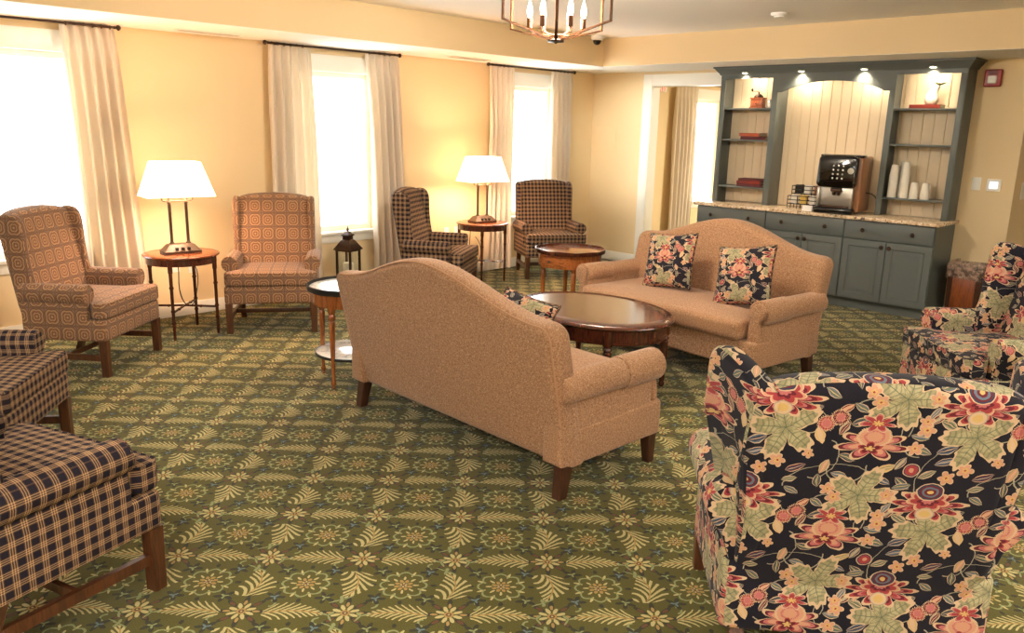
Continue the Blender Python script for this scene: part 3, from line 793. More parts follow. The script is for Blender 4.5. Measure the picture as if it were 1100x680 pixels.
def lamp_table(loc, rz, label):
    t = thing('round_lamp_table', label, 'table', loc, rz, 'round lamp tables with turned legs'); H = .65; r = .285
    m = MB(); m.lathe([(r - .03, H - .022), (r - .006, H - .020), (r, H - .012), (r - .002, H - .004), (r - .012, H), (r * .5, H), (.02, H)], 48); m.build('tabletop', M['redwood'], t)
    m = MB(); m.lathe([(r - .025, H - .022), (r - .025, H - .075), (r - .04, H - .075), (r - .04, H - .022)], 48, cap=False); m.build('apron', M['mahogleg'], t)
    k = .178
    pr = [(.009, 0), (.011, .03), (.012, .2), (.016, .205), (.016, .225), (.012, .23), (.012, .34), (.016, .345), (.016, .365), (.012, .37), (.013, .62), (.017, .625), (.017, .645), (.013, .65), (.014, .8), (.018, .82), (.018, .96)]
    for sx in (-1, 1):
        for sy in (-1, 1):
            m = MB(); leg_turned(m, sx * k, sy * k, H, pr, 12); m.build('leg', M['mahogleg'], t)
    for s in (-1, 1):
        m = MB(); m.tube([(-k, -k * s, .22), (-k * .5, -k * s * .5, .222), (0, 0, .225), (k * .5, k * s * .5, .222), (k, k * s, .22)], .009, 8)
        for q in (-.5, .5): m.lathe([(.008, -.01), (.013, -.006), (.013, .006), (.008, .01)], 10, (k * q, k * s * q, .221))
        m.build('stretcher', M['mahogleg'], t)
    return t
lt = lamp_table((.595, -5.75, 0), 2, 'round reddish lamp table between the two brown wing chairs')
lamp_pos = [(.595, -5.75), (.44, -2.36)]
dup(lt, (.44, -2.36, 0), 2, 'round reddish lamp table left of the corner plaid wing chair')
def table_lamp(loc, rz, label):
    t = thing('table_lamp', label, 'lamp', loc, rz, 'twin-post table lamps')
    # local: faces +x, width along y
    m = MB(); P = []
    for hx, hy, z in ((.08, .14, 0), (.08, .14, .018), (.072, .132, .024), (.048, .098, .064), (.038, .086, .07)):
        P.append([(a, b, z) for a, b in rrect(-hx, hx, -hy, hy, .006, 2)])
    m.grid(P, cv=True, cap0=True, cap1=True); b = m.build('lamp_base', M['brass'], t)
    for k in (-.045, 0, .045):
        m = MB(); m.box(.056, .0745, k - .012, k + .012, .026, .048, .002); m.build('power_outlet', M['black'], b)
    for s in (-1, 1):
        m = MB(); m.lathe([(.022, .066), (.02, .075), (.012, .085), (.0115, .10), (.0115, .38), (.014, .385), (.014, .40), (.0105, .405), (.0105, .46)], 14, (0, s * .062, 0)); m.build('post', M['brass'], t)
        m = MB(); m.tube([(0, s * .062, .40), (0, s * .10, .40), (0, s * .112, .405), (0, s * .114, .42), (0, s * .114, .44)], .004, 8).lathe([(.002, 0), (.008, .006), (.008, .02), (.004, .026)], 10, (0, s * .114, .41)); m.build('switch_arm', M['brass'], t)
    m = MB(); m.tube([(0, -.062, .40), (0, .062, .40)], .005, 8); m.build('crossbar', M['brass'], t)
    m = MB(); P = []; z0, z1 = .44, .70
    for k in range(7):
        q = k / 6; P.append([(a, bb, z0 + (z1 - z0) * q) for a, bb in rrect(-.155 + .05 * q, .155 - .05 * q, -.255 + .085 * q, .255 - .085 * q, .02, 3)])
    o = [[(a * .985, bb * .985, z) for a, bb, z in row] for row in P]
    m.grid(P + o[::-1], cv=True, cu=True); m.build('lamp_shade', M['shade'], t)
    m = MB(); m.tube([(-.10, 0, .66), (.10, 0, .66)], .003, 6).tube([(0, -.16, .66), (0, .16, .66)], .003, 6).lathe([(.003, .64), (.008, .65), (.010, .66), (.008, .675), (.002, .68)], 10); m.build('finial', M['brass'], t)
    for s in (-1, 1):
        m = MB(); m.lathe([(.012, .46), (.014, .48), (.028, .52), (.030, .54), (.022, .565), (.004, .572)], 14, (0, s * .062, 0)); m.build('light_bulb', M['bulb'], t)
    m = MB(); pts = bez((-.07, .02, .012), (-.30, .02, .02), (-.30, .06, -.1), (-.31, .05, -.25), 10) + bez((-.31, .05, -.25), (-.32, .03, -.5), (-.22, .12, -.55), (-.25, .16, -.42), 12)[1:] + bez((-.25, .16, -.42), (-.29, .2, -.3), (-.40, .24, -.25), (-loc[0] + .012, .26, -.21), 8)[1:]
    m.tube(pts, .004, 6); m.build('power_cord', M['dark'], t)
    return t
tl = table_lamp((.595, -5.75, .6515), -8, 'lit twin-post lamp with white shade on the near lamp table, at left')
tl2 = dup(tl, (.44, -2.36, .6515), -8, 'lit twin-post lamp with white shade on the far lamp table, near the corner')
def drawer_table():
    t = thing('round_drawer_table', 'round honey-wood table with raised rim and small drawer, beside the far sofa', 'table', (2.14, -2.86, 0), 4); H = .60; r = .315
    m = MB(); m.lathe([(r - .02, H - .022), (r, H - .018), (r, H - .004), (r - .012, H - .002), (.02, H - .002)], 56); m.build('tabletop', M['cherrytop'], t)
    P = []; n = 72
    for dr, z in ((0, H - .02), (.004, H - .01), (.004, None), (-.004, None), (-.006, H - .002)):
        P.append([((r + dr) * math.cos(2 * PI * j / n), (r + dr) * math.sin(2 * PI * j / n), z if z else H + .012 + .006 * abs(math.sin(2 * PI * j / n * 4))) for j in range(n)])
    m = MB(); m.grid(P, cv=True); m.build('rim', M['mahogleg'], t)
    m = MB(); m.lathe([(r - .03, H - .022), (r - .03, H - .14), (r - .05, H - .14), (r - .05, H - .022)], 56, cap=False); m.build('apron', M['cherry'], t)
    m = MB(); n = 12; A = [R(-90 + (k - n / 2) * 5.5) for k in range(n + 1)]
    def arc(rr, z): return [(rr * math.cos(a), rr * math.sin(a), z) for a in A]
    m.grid([arc(r - .031, H - .118), arc(r - .022, H - .115), arc(r - .022, H - .042), arc(r - .031, H - .039)]); d = m.build('drawer', M['cherrytop'], t)
    m = MB(); m.lathe([(.004, 0), (.005, .012), (.011, .018), (.009, .026), (.002, .028)], 12); m.build('knob', M['brass'], d, loc=(0, -r + .022, H - .08), rot=(R(90), 0, 0))
    pr = [(.011, 0), (.014, .03), (.012, .05), (.015, .08), (.021, .5), (.024, .68), (.018, .7), (.026, .73), (.026, .76), (.02, .78), (.026, .8), (.026, .96)]
    for k in range(4):
        a = R(45 + 90 * k); m = MB(); leg_turned(m, .242 * math.cos(a), .242 * math.sin(a), H, pr); m.build('leg', M['cherry'], t)
drawer_table()
def marble_table():
    t = thing('two_tier_marble_table', 'round wooden side table with two white marble tiers, at left end of near sofa', 'table', (2.475, -5.43, 0), -65); H = .64; r = .29
    m = MB(); m.lathe([(r - .01, H - .02), (r - .01, H - .004), (.02, H - .004)], 56); m.build('tabletop', M['marble'], t)
    m = MB(); m.lathe([(r - .012, H - .024), (r + .004, H - .022), (r + .006, H - .008), (r + .006, H + .012), (r - .002, H + .014), (r - .004, H - .004)], 56, cap=False); m.build('rim', M['black'], t)
    m = MB(); m.lathe([(r - .03, H - .022), (r - .03, H - .11), (r - .05, H - .11), (r - .05, H - .022)], 56, cap=False); m.build('apron', M['cherry'], t)
    m = MB(); m.lathe([(.02, .185), (r - .045, .185), (r - .04, .19), (r - .04, .2), (r - .045, .204), (.02, .204)], 56); sh = m.build('shelf', M['marble'], t)
    m = MB(); m.lathe([(r - .046, .182), (r - .034, .186), (r - .034, .204), (r - .040, .204)], 56, cap=False); m.build('shelf_band', M['black'], sh)
    pr = [(.008, 0), (.012, .015), (.008, .03), (.016, .05), (.016, .07), (.011, .09), (.014, .3), (.019, .6), (.021, .68), (.015, .70), (.023, .72), (.023, .75), (.018, .77), (.024, .79), (.024, .96)]
    for k in range(4):
        a = R(-2 + 90 * k); x, y = .25 * math.cos(a), .25 * math.sin(a)
        m = MB(); n = 24; P = []
        for rr, z in pr:
            fl = .1 if .1 < z < .68 else 0
            P.append([(x + rr * (1 - fl * (j % 3 == 0)) * math.cos(2 * PI * j / n), y + rr * (1 - fl * (j % 3 == 0)) * math.sin(2 * PI * j / n), z * H) for j in range(n)])
        m.grid(P, cv=True, cap0=True, cap1=True); m.build('leg', M['cherry'], t)
marble_table()

# ------------------------------------------------------------------ lantern
def lantern():
    t = thing('candle_lantern', 'tall black candle lantern on the floor below the middle window', 'lantern', (.34, -4.03, 0), 20); h = .076
    m = MB(); m.box(-h - .012, h + .012, -h - .012, h + .012, 0, .03, .004).box(-h, h, -h, h, .03, .05, .003); m.build('base', M['bronze'], t)
    for sx in (-1, 1):
        for sy in (-1, 1):
            m = MB(); m.box(sx * h - .009, sx * h + .009, sy * h - .009, sy * h + .009, .05, .475); m.build('post', M['bronze'], t)
    m = MB(); m.box(-h - .012, h + .012, -h - .012, h + .012, .475, .49, .003)
    P = [[(a * k, b * k, z) for a, b in ((-1, -1), (1, -1), (1, 1), (-1, 1))] for k, z in ((h + .024, .487), (h + .024, .494), (.048, .575), (.036, .585))]
    m.grid(P, cv=True, cap0=True, cap1=True).box(-.036, .036, -.036, .036, .583, .625, .002)
    P = [[(a * k, b * k, z) for a, b in ((-1, -1), (1, -1), (1, 1), (-1, 1))] for k, z in ((.046, .622), (.046, .628), (.014, .66), (.006, .665))]
    m.grid(P, cv=True, cap0=True, cap1=True).lathe([(.005, .66), (.013, .672), (.013, .684), (.006, .694), (.004, .71), (.001, .715)], 12); m.build('roof', M['bronze'], t)
    for k in range(4):
        m = MB(); m.box(-h + .01, h - .01, -.0015, .0015, .05, .475); a = R(90 * k); m.build('glass_pane', M['glass'], t, loc=(h * math.sin(a), -h * math.cos(a), 0), rot=(0, 0, a))
    m = MB(); m.lathe([(.05, .05), (.052, .06), (.052, .35), (.045, .36), (.03, .355), (.004, .355)], 24); m.build('candle', M['candle'], t)
lantern()

# ------------------------------------------------------------------ base cabinets, countertop, hutch
CX0, CX1, CD = 1.996, 4.476, .549
cw = (CX1 - CX0) / 3
def knob(parent, x, y, z):
    m = MB(); m.lathe([(.006, 0), (.007, .012), (.018, .018), (.021, .026), (.015, .033), (.002, .034)], 14); return m.build('knob', M['bronze'], parent, loc=(x, y, z), rot=(R(90), 0, 0))
def raised_door(x0, x1, z0, z1, y):
    m = MB(); m.box(x0, x1, y - .02, y, z0, z1, .003)
    e = .062
    def rect(i, yy): return [(x0 + e + i, yy, z0 + e + i), (x1 - e - i, yy, z0 + e + i), (x1 - e - i, yy, z1 - e - i), (x0 + e + i, yy, z1 - e - i)]
    def out(): return [(x0 + .004, y - .0202, z0 + .004), (x1 - .004, y - .0202, z0 + .004), (x1 - .004, y - .0202, z1 - .004), (x0 + .004, y - .0202, z1 - .004)]
    m.grid([out(), rect(-.012, y - .0275), rect(-.004, y - .0275), rect(.004, y - .021), rect(.010, y - .021), rect(.034, y - .029), rect(.036, y - .029)], cv=True, cap1=True)
    return m
def cabinet(i, label):
    x0 = CX0 + cw * i; x1 = x0 + cw
    t = thing('base_cabinet', label, 'cabinet', (0, 0, 0), 0, 'blue-grey base cabinets'); 
    ox = x0 + cw / 2; t.location = (ox, -.28, 0)
    m = MB(); y = -CD + .02
    m.box(-cw / 2 + .0005, cw / 2 - .0005, y + .28, .276, .1, .878).box(-cw / 2 + .0005, cw / 2 - .0005, y + .35, .276, .002, .1); m.build('carcass', M['cab'], t)
    m = MB(); m.box(-cw / 2 + .006, cw / 2 - .006, y + .26, y + .28, .70, .868, .004); d = m.build('drawer', M['cab'], t)
    for k in (-.25, .25): knob(d, k * cw * 1.1, y + .26, .785)
    for s in (-1, 1):
        a, b = (-cw / 2 + .006, -.003) if s < 0 else (.003, cw / 2 - .006)
        dd = raised_door(a, b, .112, .69, y + .28).build('door', M['cab'], t, smooth=25); knob(dd, s * .035, y + .26, .64)
cabinet(0, 'blue-grey base cabinet at the left end, mostly hidden behind the far sofa')
cabinet(1, 'blue-grey base cabinet in the middle, under the coffee machine')
cabinet(2, 'blue-grey base cabinet at the right end, beside the trash bin')
m = MB(); m.box(CX0 - .03, CX1 + .03, -CD - .03, -.001, .879, .91, .005)
tag(m.build('countertop', M['granite']), 'beige speckled granite countertop running along the three blue-grey cabinets', 'countertop')
def hutch():
    t = thing('hutch', 'blue-grey hutch with arched beadboard bay and two shelf towers on the granite countertop', 'hutch', (3.24, -.15, .91)); O = (3.24, -.15, .91)
    HY = -.265
    def bx(m, x0, x1, y0, y1, z0, z1, r=.002): return m.box(x0 - O[0], x1 - O[0], y0 - O[1], y1 - O[1], z0 - O[2], z1 - O[2], r)
    X0, X1, XA, XB = 2.005, 4.47, 2.675, 3.815
    for a, b in ((X0, X0 + .02), (X1 - .02, X1)): 
        m = MB(); bx(m, a, b, HY + .02, -.002, .911, 2.275); m.build('side_panel', M['cab'], t)
    for a, b in ((XA - .025, XA), (XB, XB + .025)):
        m = MB(); bx(m, a, b, HY + .02, -.02, .911, 2.275); m.build('divider', M['cab'], t)
    for a, b, zt in ((X0, X0 + .058, 2.232), (XA - .06, XA + .005, 2.085), (XB - .005, XB + .05, 2.085), (X1 - .055, X1, 2.232)):
        m = MB(); bx(m, a, b, HY, HY + .02, .911, zt); m.build('face_stile', M['cab'], t)
    # frieze with the arch cut out
    m = MB(); ol = [(X0, 2.275), (X0, 2.232), (XA - .06, 2.232), (XA - .06, 2.085)]
    ol += [(XA + .05, 2.085)]
    xc = (XA + XB) / 2; hw = (XB - XA) / 2 - .05
    for k in range(1, 24):
        u = -1 + 2 * k / 24; ol.append((xc + hw * u, 2.085 + .105 * (math.sqrt(max(0, 1.6 - u * u)) - math.sqrt(.6)) / (math.sqrt(1.6) - math.sqrt(.6))))
    ol += [(XB - .05, 2.085), (XB + .05, 2.085), (XB + .05, 2.232), (X1, 2.232), (X1, 2.275)]
    P = [[(a - O[0], yy - O[1], b - O[2]) for a, b in ol] for yy in (HY + .02, HY - .0005)]
    m.grid(P, cv=True, cap0=True, cap1=True); m.build('arched_frieze', M['cab'], t)
    # crown
    m = MB(); pf = [(0, 2.27), (.012, 2.27), (.018, 2.285), (.05, 2.32), (.062, 2.335), (.075, 2.34), (.075, 2.355), (0, 2.355)]
    P = []
    for d, z in pf:
        P.append([(X0 - d * .9 - O[0], -.003 - O[1], z - O[2]), (X0 - d * .9 - O[0], HY - d - O[1], z - O[2]), (X1 + d * .9 - O[0], HY - d - O[1], z - O[2]), (X1 + d * .9 - O[0], -.003 - O[1], z - O[2])])
    m.grid(P, cap0=False); m.f.append(tuple(range(4))); m.f.append(tuple(range(28, 32))); m.build('crown_moulding', M['cab'], t, smooth=20)
    # beadboard back with grooves
    m = MB(); x = X0 + .02; P0 = []
    while x < X1 - .02:
        xe = min(x + .102, X1 - .02)
        for xx, yy in ((x, -.008), (x + .004, -.0155), (xe - .006, -.0155), (xe - .003, -.008)): P0.append((xx, yy))
        x = xe + 1e-4 if xe < X1 - .02 else 99
    m.grid([[(a - O[0], b - O[1], z - O[2]) for a, b in P0] for z in (.912, 2.27)]); m.grid([[(a - O[0], -.003 - O[1], z - O[2]) for a, b in P0] for z in (.912, 2.27)]); m.build('beadboard_back', M['bead'], t, smooth=10)
    for z in (1.925, 1.595, 1.09):
        for a, b in ((X0 + .02, XA - .025), (XB + .025, X1 - .02)):
            m = MB(); bx(m, a, b, HY + .015, -.016, z - .018, z); m.build('shelf', M['cab'], t)
    for x in (2.30, 2.93, 3.56, 4.18):
        m = MB(); m.lathe([(.034, 0), (.036, -.004), (.036, -.012), (.028, -.014)], 20); k = m.build('puck_light', M['silver'], t, loc=(x - O[0], HY - .031 - O[1], 2.268 - O[2] + .03))
        m = MB(); m.lathe([(.027, -.0142), (.02, -.0165), (.002, -.0165)], 20); m.build('lens', M['puck'], k)
        L = bpy.data.lights.new('puck_spot', 'SPOT'); L.energy = 11; L.color = (1, .82, .58); L.spot_size = R(125); L.spot_blend = .8; L.shadow_soft_size = .03
        lo = bpy.data.objects.new('puck_spot', L); col.objects.link(lo); lo.location = (x, HY - .034, 2.262); lo.rotation_euler = (R(12), 0, 0)
hutch()
for x, e in ((2.34, 2.2), (2.90, 4), (3.59, 4), (4.14, 2.6)):
    L = bpy.data.lights.new('inner_puck', 'POINT'); L.energy = e; L.color = (1, .80, .56); L.shadow_soft_size = .04
    lo = bpy.data.objects.new('inner_puck', L); col.objects.link(lo); lo.location = (x, -.15, 2.235)
# valance lights inside the shelf towers share the puck glow; items on shelves
SH = [1.925, 1.595, 1.09]
def book(x, y, z, l, w, h, mat, rz, label, group):
    t = thing('book', label, 'book', (x, y, z), rz, group)
    m = MB(); m.box(-l / 2, l / 2, -w / 2, w / 2, 0, .004, .001).box(-l / 2, l / 2, -w / 2, w / 2, h - .004, h, .001).box(-l / 2, l / 2, -w / 2, -w / 2 + .004, 0, h, .001); m.build('cover', M[mat], t)
    m = MB(); m.box(-l / 2 + .004, l / 2 - .004, -w / 2 + .004, w / 2 - .004, .004, h - .004); m.build('pages', M['page'], t)
gK = 'old books lying flat in the hutch'
book(2.41, -.13, SH[1], .29, .17, .034, 'bookdark', 3, 'dark maroon book at the bottom of the pair on the left tower middle shelf', gK)
book(2.37, -.13, SH[1] + .0345, .25, .16, .034, 'bookorange', -4, 'rust-red book lying on top of a maroon book, left tower middle shelf', gK)
book(2.42, -.13, SH[2], .30, .18, .032, 'bookdark', 2, 'dark maroon book at the bottom of the stack on the left tower lowest shelf', gK)
book(2.41, -.13, SH[2] + .0325, .29, .17, .028, 'bookred', -2, 'red book in the middle of the stack on the left tower lowest shelf', gK)
book(2.42, -.13, SH[2] + .061, .28, .165, .026, 'bookdark', 4, 'dark maroon book on top of the stack on the left tower lowest shelf', gK)
book(4.12, -.13, SH[0], .27, .17, .034, 'bookred', 2, 'red book lying under the white pear-shaped vase, right tower top shelf', gK)
def grinder():
    t = thing('coffee_grinder', 'small wooden hand-crank coffee grinder on the left tower top shelf', 'coffee grinder', (2.40, -.14, SH[0]), 8)
    m = MB(); m.box(-.075, .075, -.065, .065, 0, .012, .003).box(-.064, .064, -.055, .055, .012, .10, .003).box(-.072, .072, -.062, .062, .10, .112, .003); m.build('box_body', M['grinderwood'], t)
    m = MB(); m.box(-.045, .045, -.061, -.054, .022, .07, .002); d = m.build('drawer', M['grinderwood'], t)
    m = MB(); m.lathe([(.003, 0), (.008, .006), (.006, .014), (.001, .016)], 10); m.build('knob', M['brass'], d, loc=(0, -.061, .046), rot=(R(90), 0, 0))
    m = MB(); m.lathe([(.05, .112), (.048, .125), (.03, .145), (.012, .152), (.008, .165), (.008, .175)], 18); m.build('hopper', M['bronze'], t)
    m = MB(); m.tube([(0, 0, .168), (-.02, 0, .178), (-.055, 0, .18), (-.075, 0, .178)], .004, 8).lathe([(.004, .178), (.011, .186), (.012, .198), (.006, .208), (.001, .21)], 10, (-.075, 0, 0)); m.build('crank', M['bronze'], t)
grinder()
m = MB(); m.lathe([(.02, 0), (.034, .004), (.04, .03), (.036, .06), (.026, .075), (.03, .09), (.027, .09), (.023, .076), (.002, .07)], 20); m.tube([(.03, 0, .07), (.055, 0, .072), (.06, 0, .045), (.038, 0, .025)], .004, 8)
tag(m.build('cream_pitcher', M['silver'], None, loc=(2.545, -.14, SH[0])), 'small metal pitcher right of the coffee grinder on the left tower top shelf', 'pitcher')
def vase():
    t = thing('gourd_vase', 'white pear-shaped ceramic jug with leaves, on a red book in the right tower', 'vase', (4.15, -.13, SH[0] + .0345), 0)
    m = MB(); m.tube([(0, 0, 0), (0, 0, .008), (0, 0, .035), (.0, 0, .065), (.004, 0, .095), (.014, 0, .125), (.026, 0, .15), (.038, 0, .168), (.046, 0, .176)], [.035, .05, .06, .06, .05, .036, .030, .030, .020], 20); m.build('jug_body', M['ceramic'], t)
    m = MB(); rnd = random.Random(3)
    for k in range(14):
        a = rnd.random() * 6.28; b = Vector((.04, .0, .165)); d = Vector((.055 * math.cos(a) + .02, .035 * math.sin(a), .012 + .03 * rnd.random())); e = b + d; w = Vector((-d.y, d.x, 0)).normalized() * .012
        q = (b + e) / 2 + Vector((0, 0, .012)); m.grid([[b, b + Vector((0, 0, .001))], [q - w, q - w + Vector((0, 0, .001))], [e, e + Vector((0, 0, .001))], [q + w, q + w + Vector((0, 0, .001))]], cu=True)
        o = len(m.v); m.v += [tuple(b), tuple(q - w), tuple(e), tuple(q + w)]; m.f.append((o, o + 1, o + 2, o + 3))
    m.build('leaves', M['leafy'], t)
vase()
# cups, upside down and nested
cup = None
def cup_obj(x, y, z, label):
    global cup
    if cup is None:
        m = MB(); m.lathe([(.0405, .002), (.042, .0), (.0435, .003), (.042, .006), (.0405, .007), (.030, .105), (.028, .108), (.004, .108)], 20, cap=False); cup = m.build('paper_cup', M['cup']); o = cup
    else:
        o = cup.copy(); col.objects.link(o)
    o.location = (x, y, z); tag(o, label, 'cup', 'white cups stacked upside down in the hutch')
for (x, y, n, lab) in ((3.925, -.19, 15, 'tall front stack nearest the left post of the right tower'), (3.975, -.085, 17, 'tall stack at the back of the right tower shelf'), (4.03, -.19, 17, 'tall front stack beside the short stacks'),
                       (4.125, -.19, 4, 'short stack left of the last one'), (4.225, -.19, 4, 'short stack at the right end of the shelf')):
    for k in range(n):
        top_ = (k == n - 1)
        cup_obj(x, y, SH[2] + .0001 + k * .0145, ('topmost white cup of the ' if top_ else 'white cup within the ') + lab)
# coffee machine
def coffee_machine():
    t = thing('coffee_machine', 'black and silver single-serve coffee machine on the granite countertop', 'coffee machine', (3.50, -.30, .9105), 6)
    m = MB(); m.box(-.20, .20, -.16, .20, .02, .555, .02, 3); b = m.build('housing', M['tan'], t)
    m = MB(); m.box(-.205, .205, -.175, -.05, .545, .57, .012, 3); m.build('top_cover', M['blackgloss'], t)
    f = lambda a, b, c: (a, c + .06 * ((b - .25) / .31) ** 2 - .03 * ((b - .25) / .31), b)
    m = MB(); m.slab(rrect(-.205, .165, .255, .565, .045, 5), -.235, -.15, .02, seg=4, f=f); fp = m.build('front_panel', M['blackgloss'], t)
    m = MB()
    for i in range(3):
        for j in range(4):
            m.lathe([(.009, 0), (.009, .003), (.002, .004)], 10, (0, 0, 0))
            for q in range(len(m.v) - 30, len(m.v)):
                vx, vy, vz = m.v[q]; zz = .345 + j * .04; xx = -.05 + i * .045
                yy = -.235 + .06 * ((zz - .25) / .31) ** 2 - .03 * ((zz - .25) / .31)
                m.v[q] = (xx + vx, yy - vz + .001, zz + vy)
    m.build('buttons', M['silver'], fp)
    zz = .42; m = MB(); m.lathe([(.03, 0), (.03, .004), (.002, .005)], 20); m.build('logo_disc', M['silver'], fp, loc=(.115, -.2325, zz), rot=(R(90), 0, 0))
    m = MB(); m.box(-.19, .15, -.185, -.13, .075, .26, .01, 3); m.box(-.19, -.165, -.215, -.15, .06, .25, .006).box(.125, .15, -.215, -.15, .06, .25, .006); m.build('lower_panel', M['silver'], t)
    m = MB(); m.box(-.06, .04, -.235, -.17, .215, .25, .01, 3).lathe([(.012, .18), (.016, .19), (.02, .215)], 14, (-.03, -.21, 0)).lathe([(.012, .18), (.016, .19), (.02, .215)], 14, (.012, -.21, 0)); m.build('spout', M['brass'], t)
    m = MB(); m.box(-.205, .17, -.25, -.03, 0.0, .06, .02, 3); dt = m.build('drip_tray', M['blackgloss'], t)
    m = MB(); 
    for k in range(14): m.box(-.17 + k * .022, -.16 + k * .022, -.235, -.16, .0601, .063)
    m.build('grille', M['dark'], dt)
    m = MB(); m.tube(bez((.195, .05, .2), (.30, .05, .22), (.32, .08, .12), (.33, .10, .01), 14), .005, 8); m.build('power_cord', M['dark'], t)
coffee_machine()
def rack():
    t = thing('condiment_rack', 'black wire two-tier condiment rack left of the coffee machine', 'rack', (3.10, -.26, .9105), 4); m = MB()
    for (y0, y1, z0) in ((-.09, .0, .05), (0.005, .095, .15)):
        for z in (z0, z0 + .04, z0 + .08):
            m.tube([(-.155, y0, z), (.155, y0, z), (.155, y1, z), (-.155, y1, z), (-.155, y0, z)], .004, 6)
        for x in (-.155, -.052, .052, .155):
            for y in (y0, y1): m.tube([(x, y, 0), (x, y, z0 + .08)], .004, 6)
        for k in range(8): m.tube([(-.155 + .31 * k / 7, y0, z0), (-.155 + .31 * k / 7, y1, z0)], .003, 6)
    m.build('wire_frame', M['black'], t)
    return t
rack()
rnd = random.Random(5)
def packs(x, y, z, mat, label, n=5):
    base = None
    for k in range(n):
        h = .085; w = .03
        if base is None:
            m = MB(); m.grid([[(-w, -.004, 0), (w, -.004, 0), (w, .004, 0), (-w, .004, 0)], [(-w, -.003, h), (w, -.003, h), (w, .003, h), (-w, .003, h)]], cv=True, cap0=True, cap1=True); base = m.build('sweetener_packet', M[mat]); o = base
        else: o = base.copy(); col.objects.link(o)
        o.location = (x + rnd.uniform(-.006, .006), y - .03 + .06 * k / (n - 1), z); o.rotation_euler = (rnd.uniform(-.05, .05), rnd.uniform(-.12, .12), 0)
        tag(o, label, 'packet', 'packets in the condiment rack')
for i, x in enumerate((3.0, 3.10, 3.205)):
    packs(x, -.30, .966, ('packet', 'granola', 'packet')[i], 'small %s packet in the %s cell of the lower rack tier' % (('white', 'yellow', 'white')[i], ('left', 'middle', 'right')[i]))
    packs(x, -.205, 1.066, ('dark', 'packet', 'tan')[i], 'small %s packet in the %s cell of the upper rack tier' % (('dark', 'white', 'brown')[i], ('left', 'middle', 'right')[i]))
m = MB(); m.grid([[(-.05, -.02, 0), (.05, -.02, 0), (.05, -.017, 0), (-.05, -.017, 0)], [(-.05, 0, .055), (.05, 0, .055), (.05, .003, .055), (-.05, .003, .055)]], cv=True, cap0=True, cap1=True).grid([[(-.05, .02, 0), (.05, .02, 0), (.05, .017, 0), (-.05, .017, 0)], [(-.05, .003, .055), (.05, .003, .055), (.05, 0, .055), (-.05, 0, .055)]], cv=True, cap0=True, cap1=True)
tag(m.build('tent_card', M['white'], None, loc=(3.225, -.47, .9105)), 'small white tent card on the countertop in front of the condiment rack', 'card')

# ------------------------------------------------------------------ wall fittings
def plate(name, label, cat, loc, rz, w=.075, h=.118, group=None):
    t = thing(name, label, cat, loc, rz, group); m = MB(); m.slab(rrect(-w / 2, w / 2, -h / 2, h / 2, .008, 3), 0, .007, .003, seg=2, f=lambda a, b, c: (a, -c, b)); m.build('cover_plate', M['white'], t); return t
for i, (y, z, lab) in enumerate(((-5.56, .445, 'white wall outlet behind the near lamp table, left of its pair'), (-5.41, .425, 'white wall outlet behind the near lamp table, right of its pair'), (-2.50, .5, 'white wall outlet behind the plaid side-on chair, left of its pair'), (-2.35, .5, 'white wall outlet beside the far lamp table, right of its pair'))):
    t = plate('wall_outlet', lab, 'outlet', (.0005, y, z), 90, group='white wall outlets')
    for s in (-1, 1):
        m = MB(); m.lathe([(.016, 0), (.016, .003), (.002, .0035)], 16).box(-.006, -.004, -.005, .005, .003, .004).box(.004, .006, -.005, .005, .003, .004); m.build('socket', M['white'], t, loc=(0, -.0065, s * .022), rot=(R(90), 0, 0))
t = plate('light_switch', 'white toggle light switch on the wall right of the cabinet', 'light switch', (4.60, -.0005, 1.256), 0)
m = MB(); m.box(-.006, .006, -.014, -.006, -.012, .014, .002); m.build('toggle', M['white'], t)
t = thing('thermostat', 'white thermostat with lit screen on the wall right of the cabinet', 'thermostat', (4.747, .001, 1.252))
m = MB(); m.slab(rrect(-.06, .06, -.055, .055, .01, 3), 0, .022, .005, f=lambda a, b, c: (a, -c, b)); m.build('case', M['white'], t)
m = MB(); m.slab(rrect(-.035, .035, -.032, .032, .004, 3), .0205, .0235, .001, f=lambda a, b, c: (a, -c, b)); m.build('screen', M['screen'], t)
t = thing('fire_alarm', 'red fire alarm strobe on the wall right of the hutch', 'fire alarm', (4.61, .001, 2.195))
m = MB(); m.slab(rrect(-.07, .07, -.075, .075, .012, 3), 0, .045, .01, f=lambda a, b, c: (a, -c, b)); m.build('housing', M['red'], t)
m = MB(); m.slab(rrect(-.038, .038, -.048, .02, .012, 3), .043, .066, .012, f=lambda a, b, c: (a, -c, b)); m.build('strobe_lens', M['white'], t)
m = MB()
for k in range(4): m.box(-.04, .04, -.047, -.044, .032 + k * .009, .036 + k * .009)
m.build('horn_slots', M['dark'], t)
t = thing('access_panel', 'wall-coloured square access panel between the room corner and the doorway', 'access panel', (.235, -.0005, 1.535))
m = MB(); m.slab(rrect(-.165, .165, -.155, .155, .004, 2), 0, .008, .003, f=lambda a, b, c: (a, -c, b)); m.build('panel_frame', M['wall'], t)
m = MB(); m.slab(rrect(-.145, .145, -.135, .135, .004, 2), .007, .012, .002, f=lambda a, b, c: (a, -c, b)); d = m.build('door', M['wall'], t)
m = MB(); m.lathe([(.008, 0), (.008, .003), (.002, .0035)], 12); m.build('latch', M['wall'], d, loc=(.125, -.0118, 0), rot=(R(90), 0, 0))
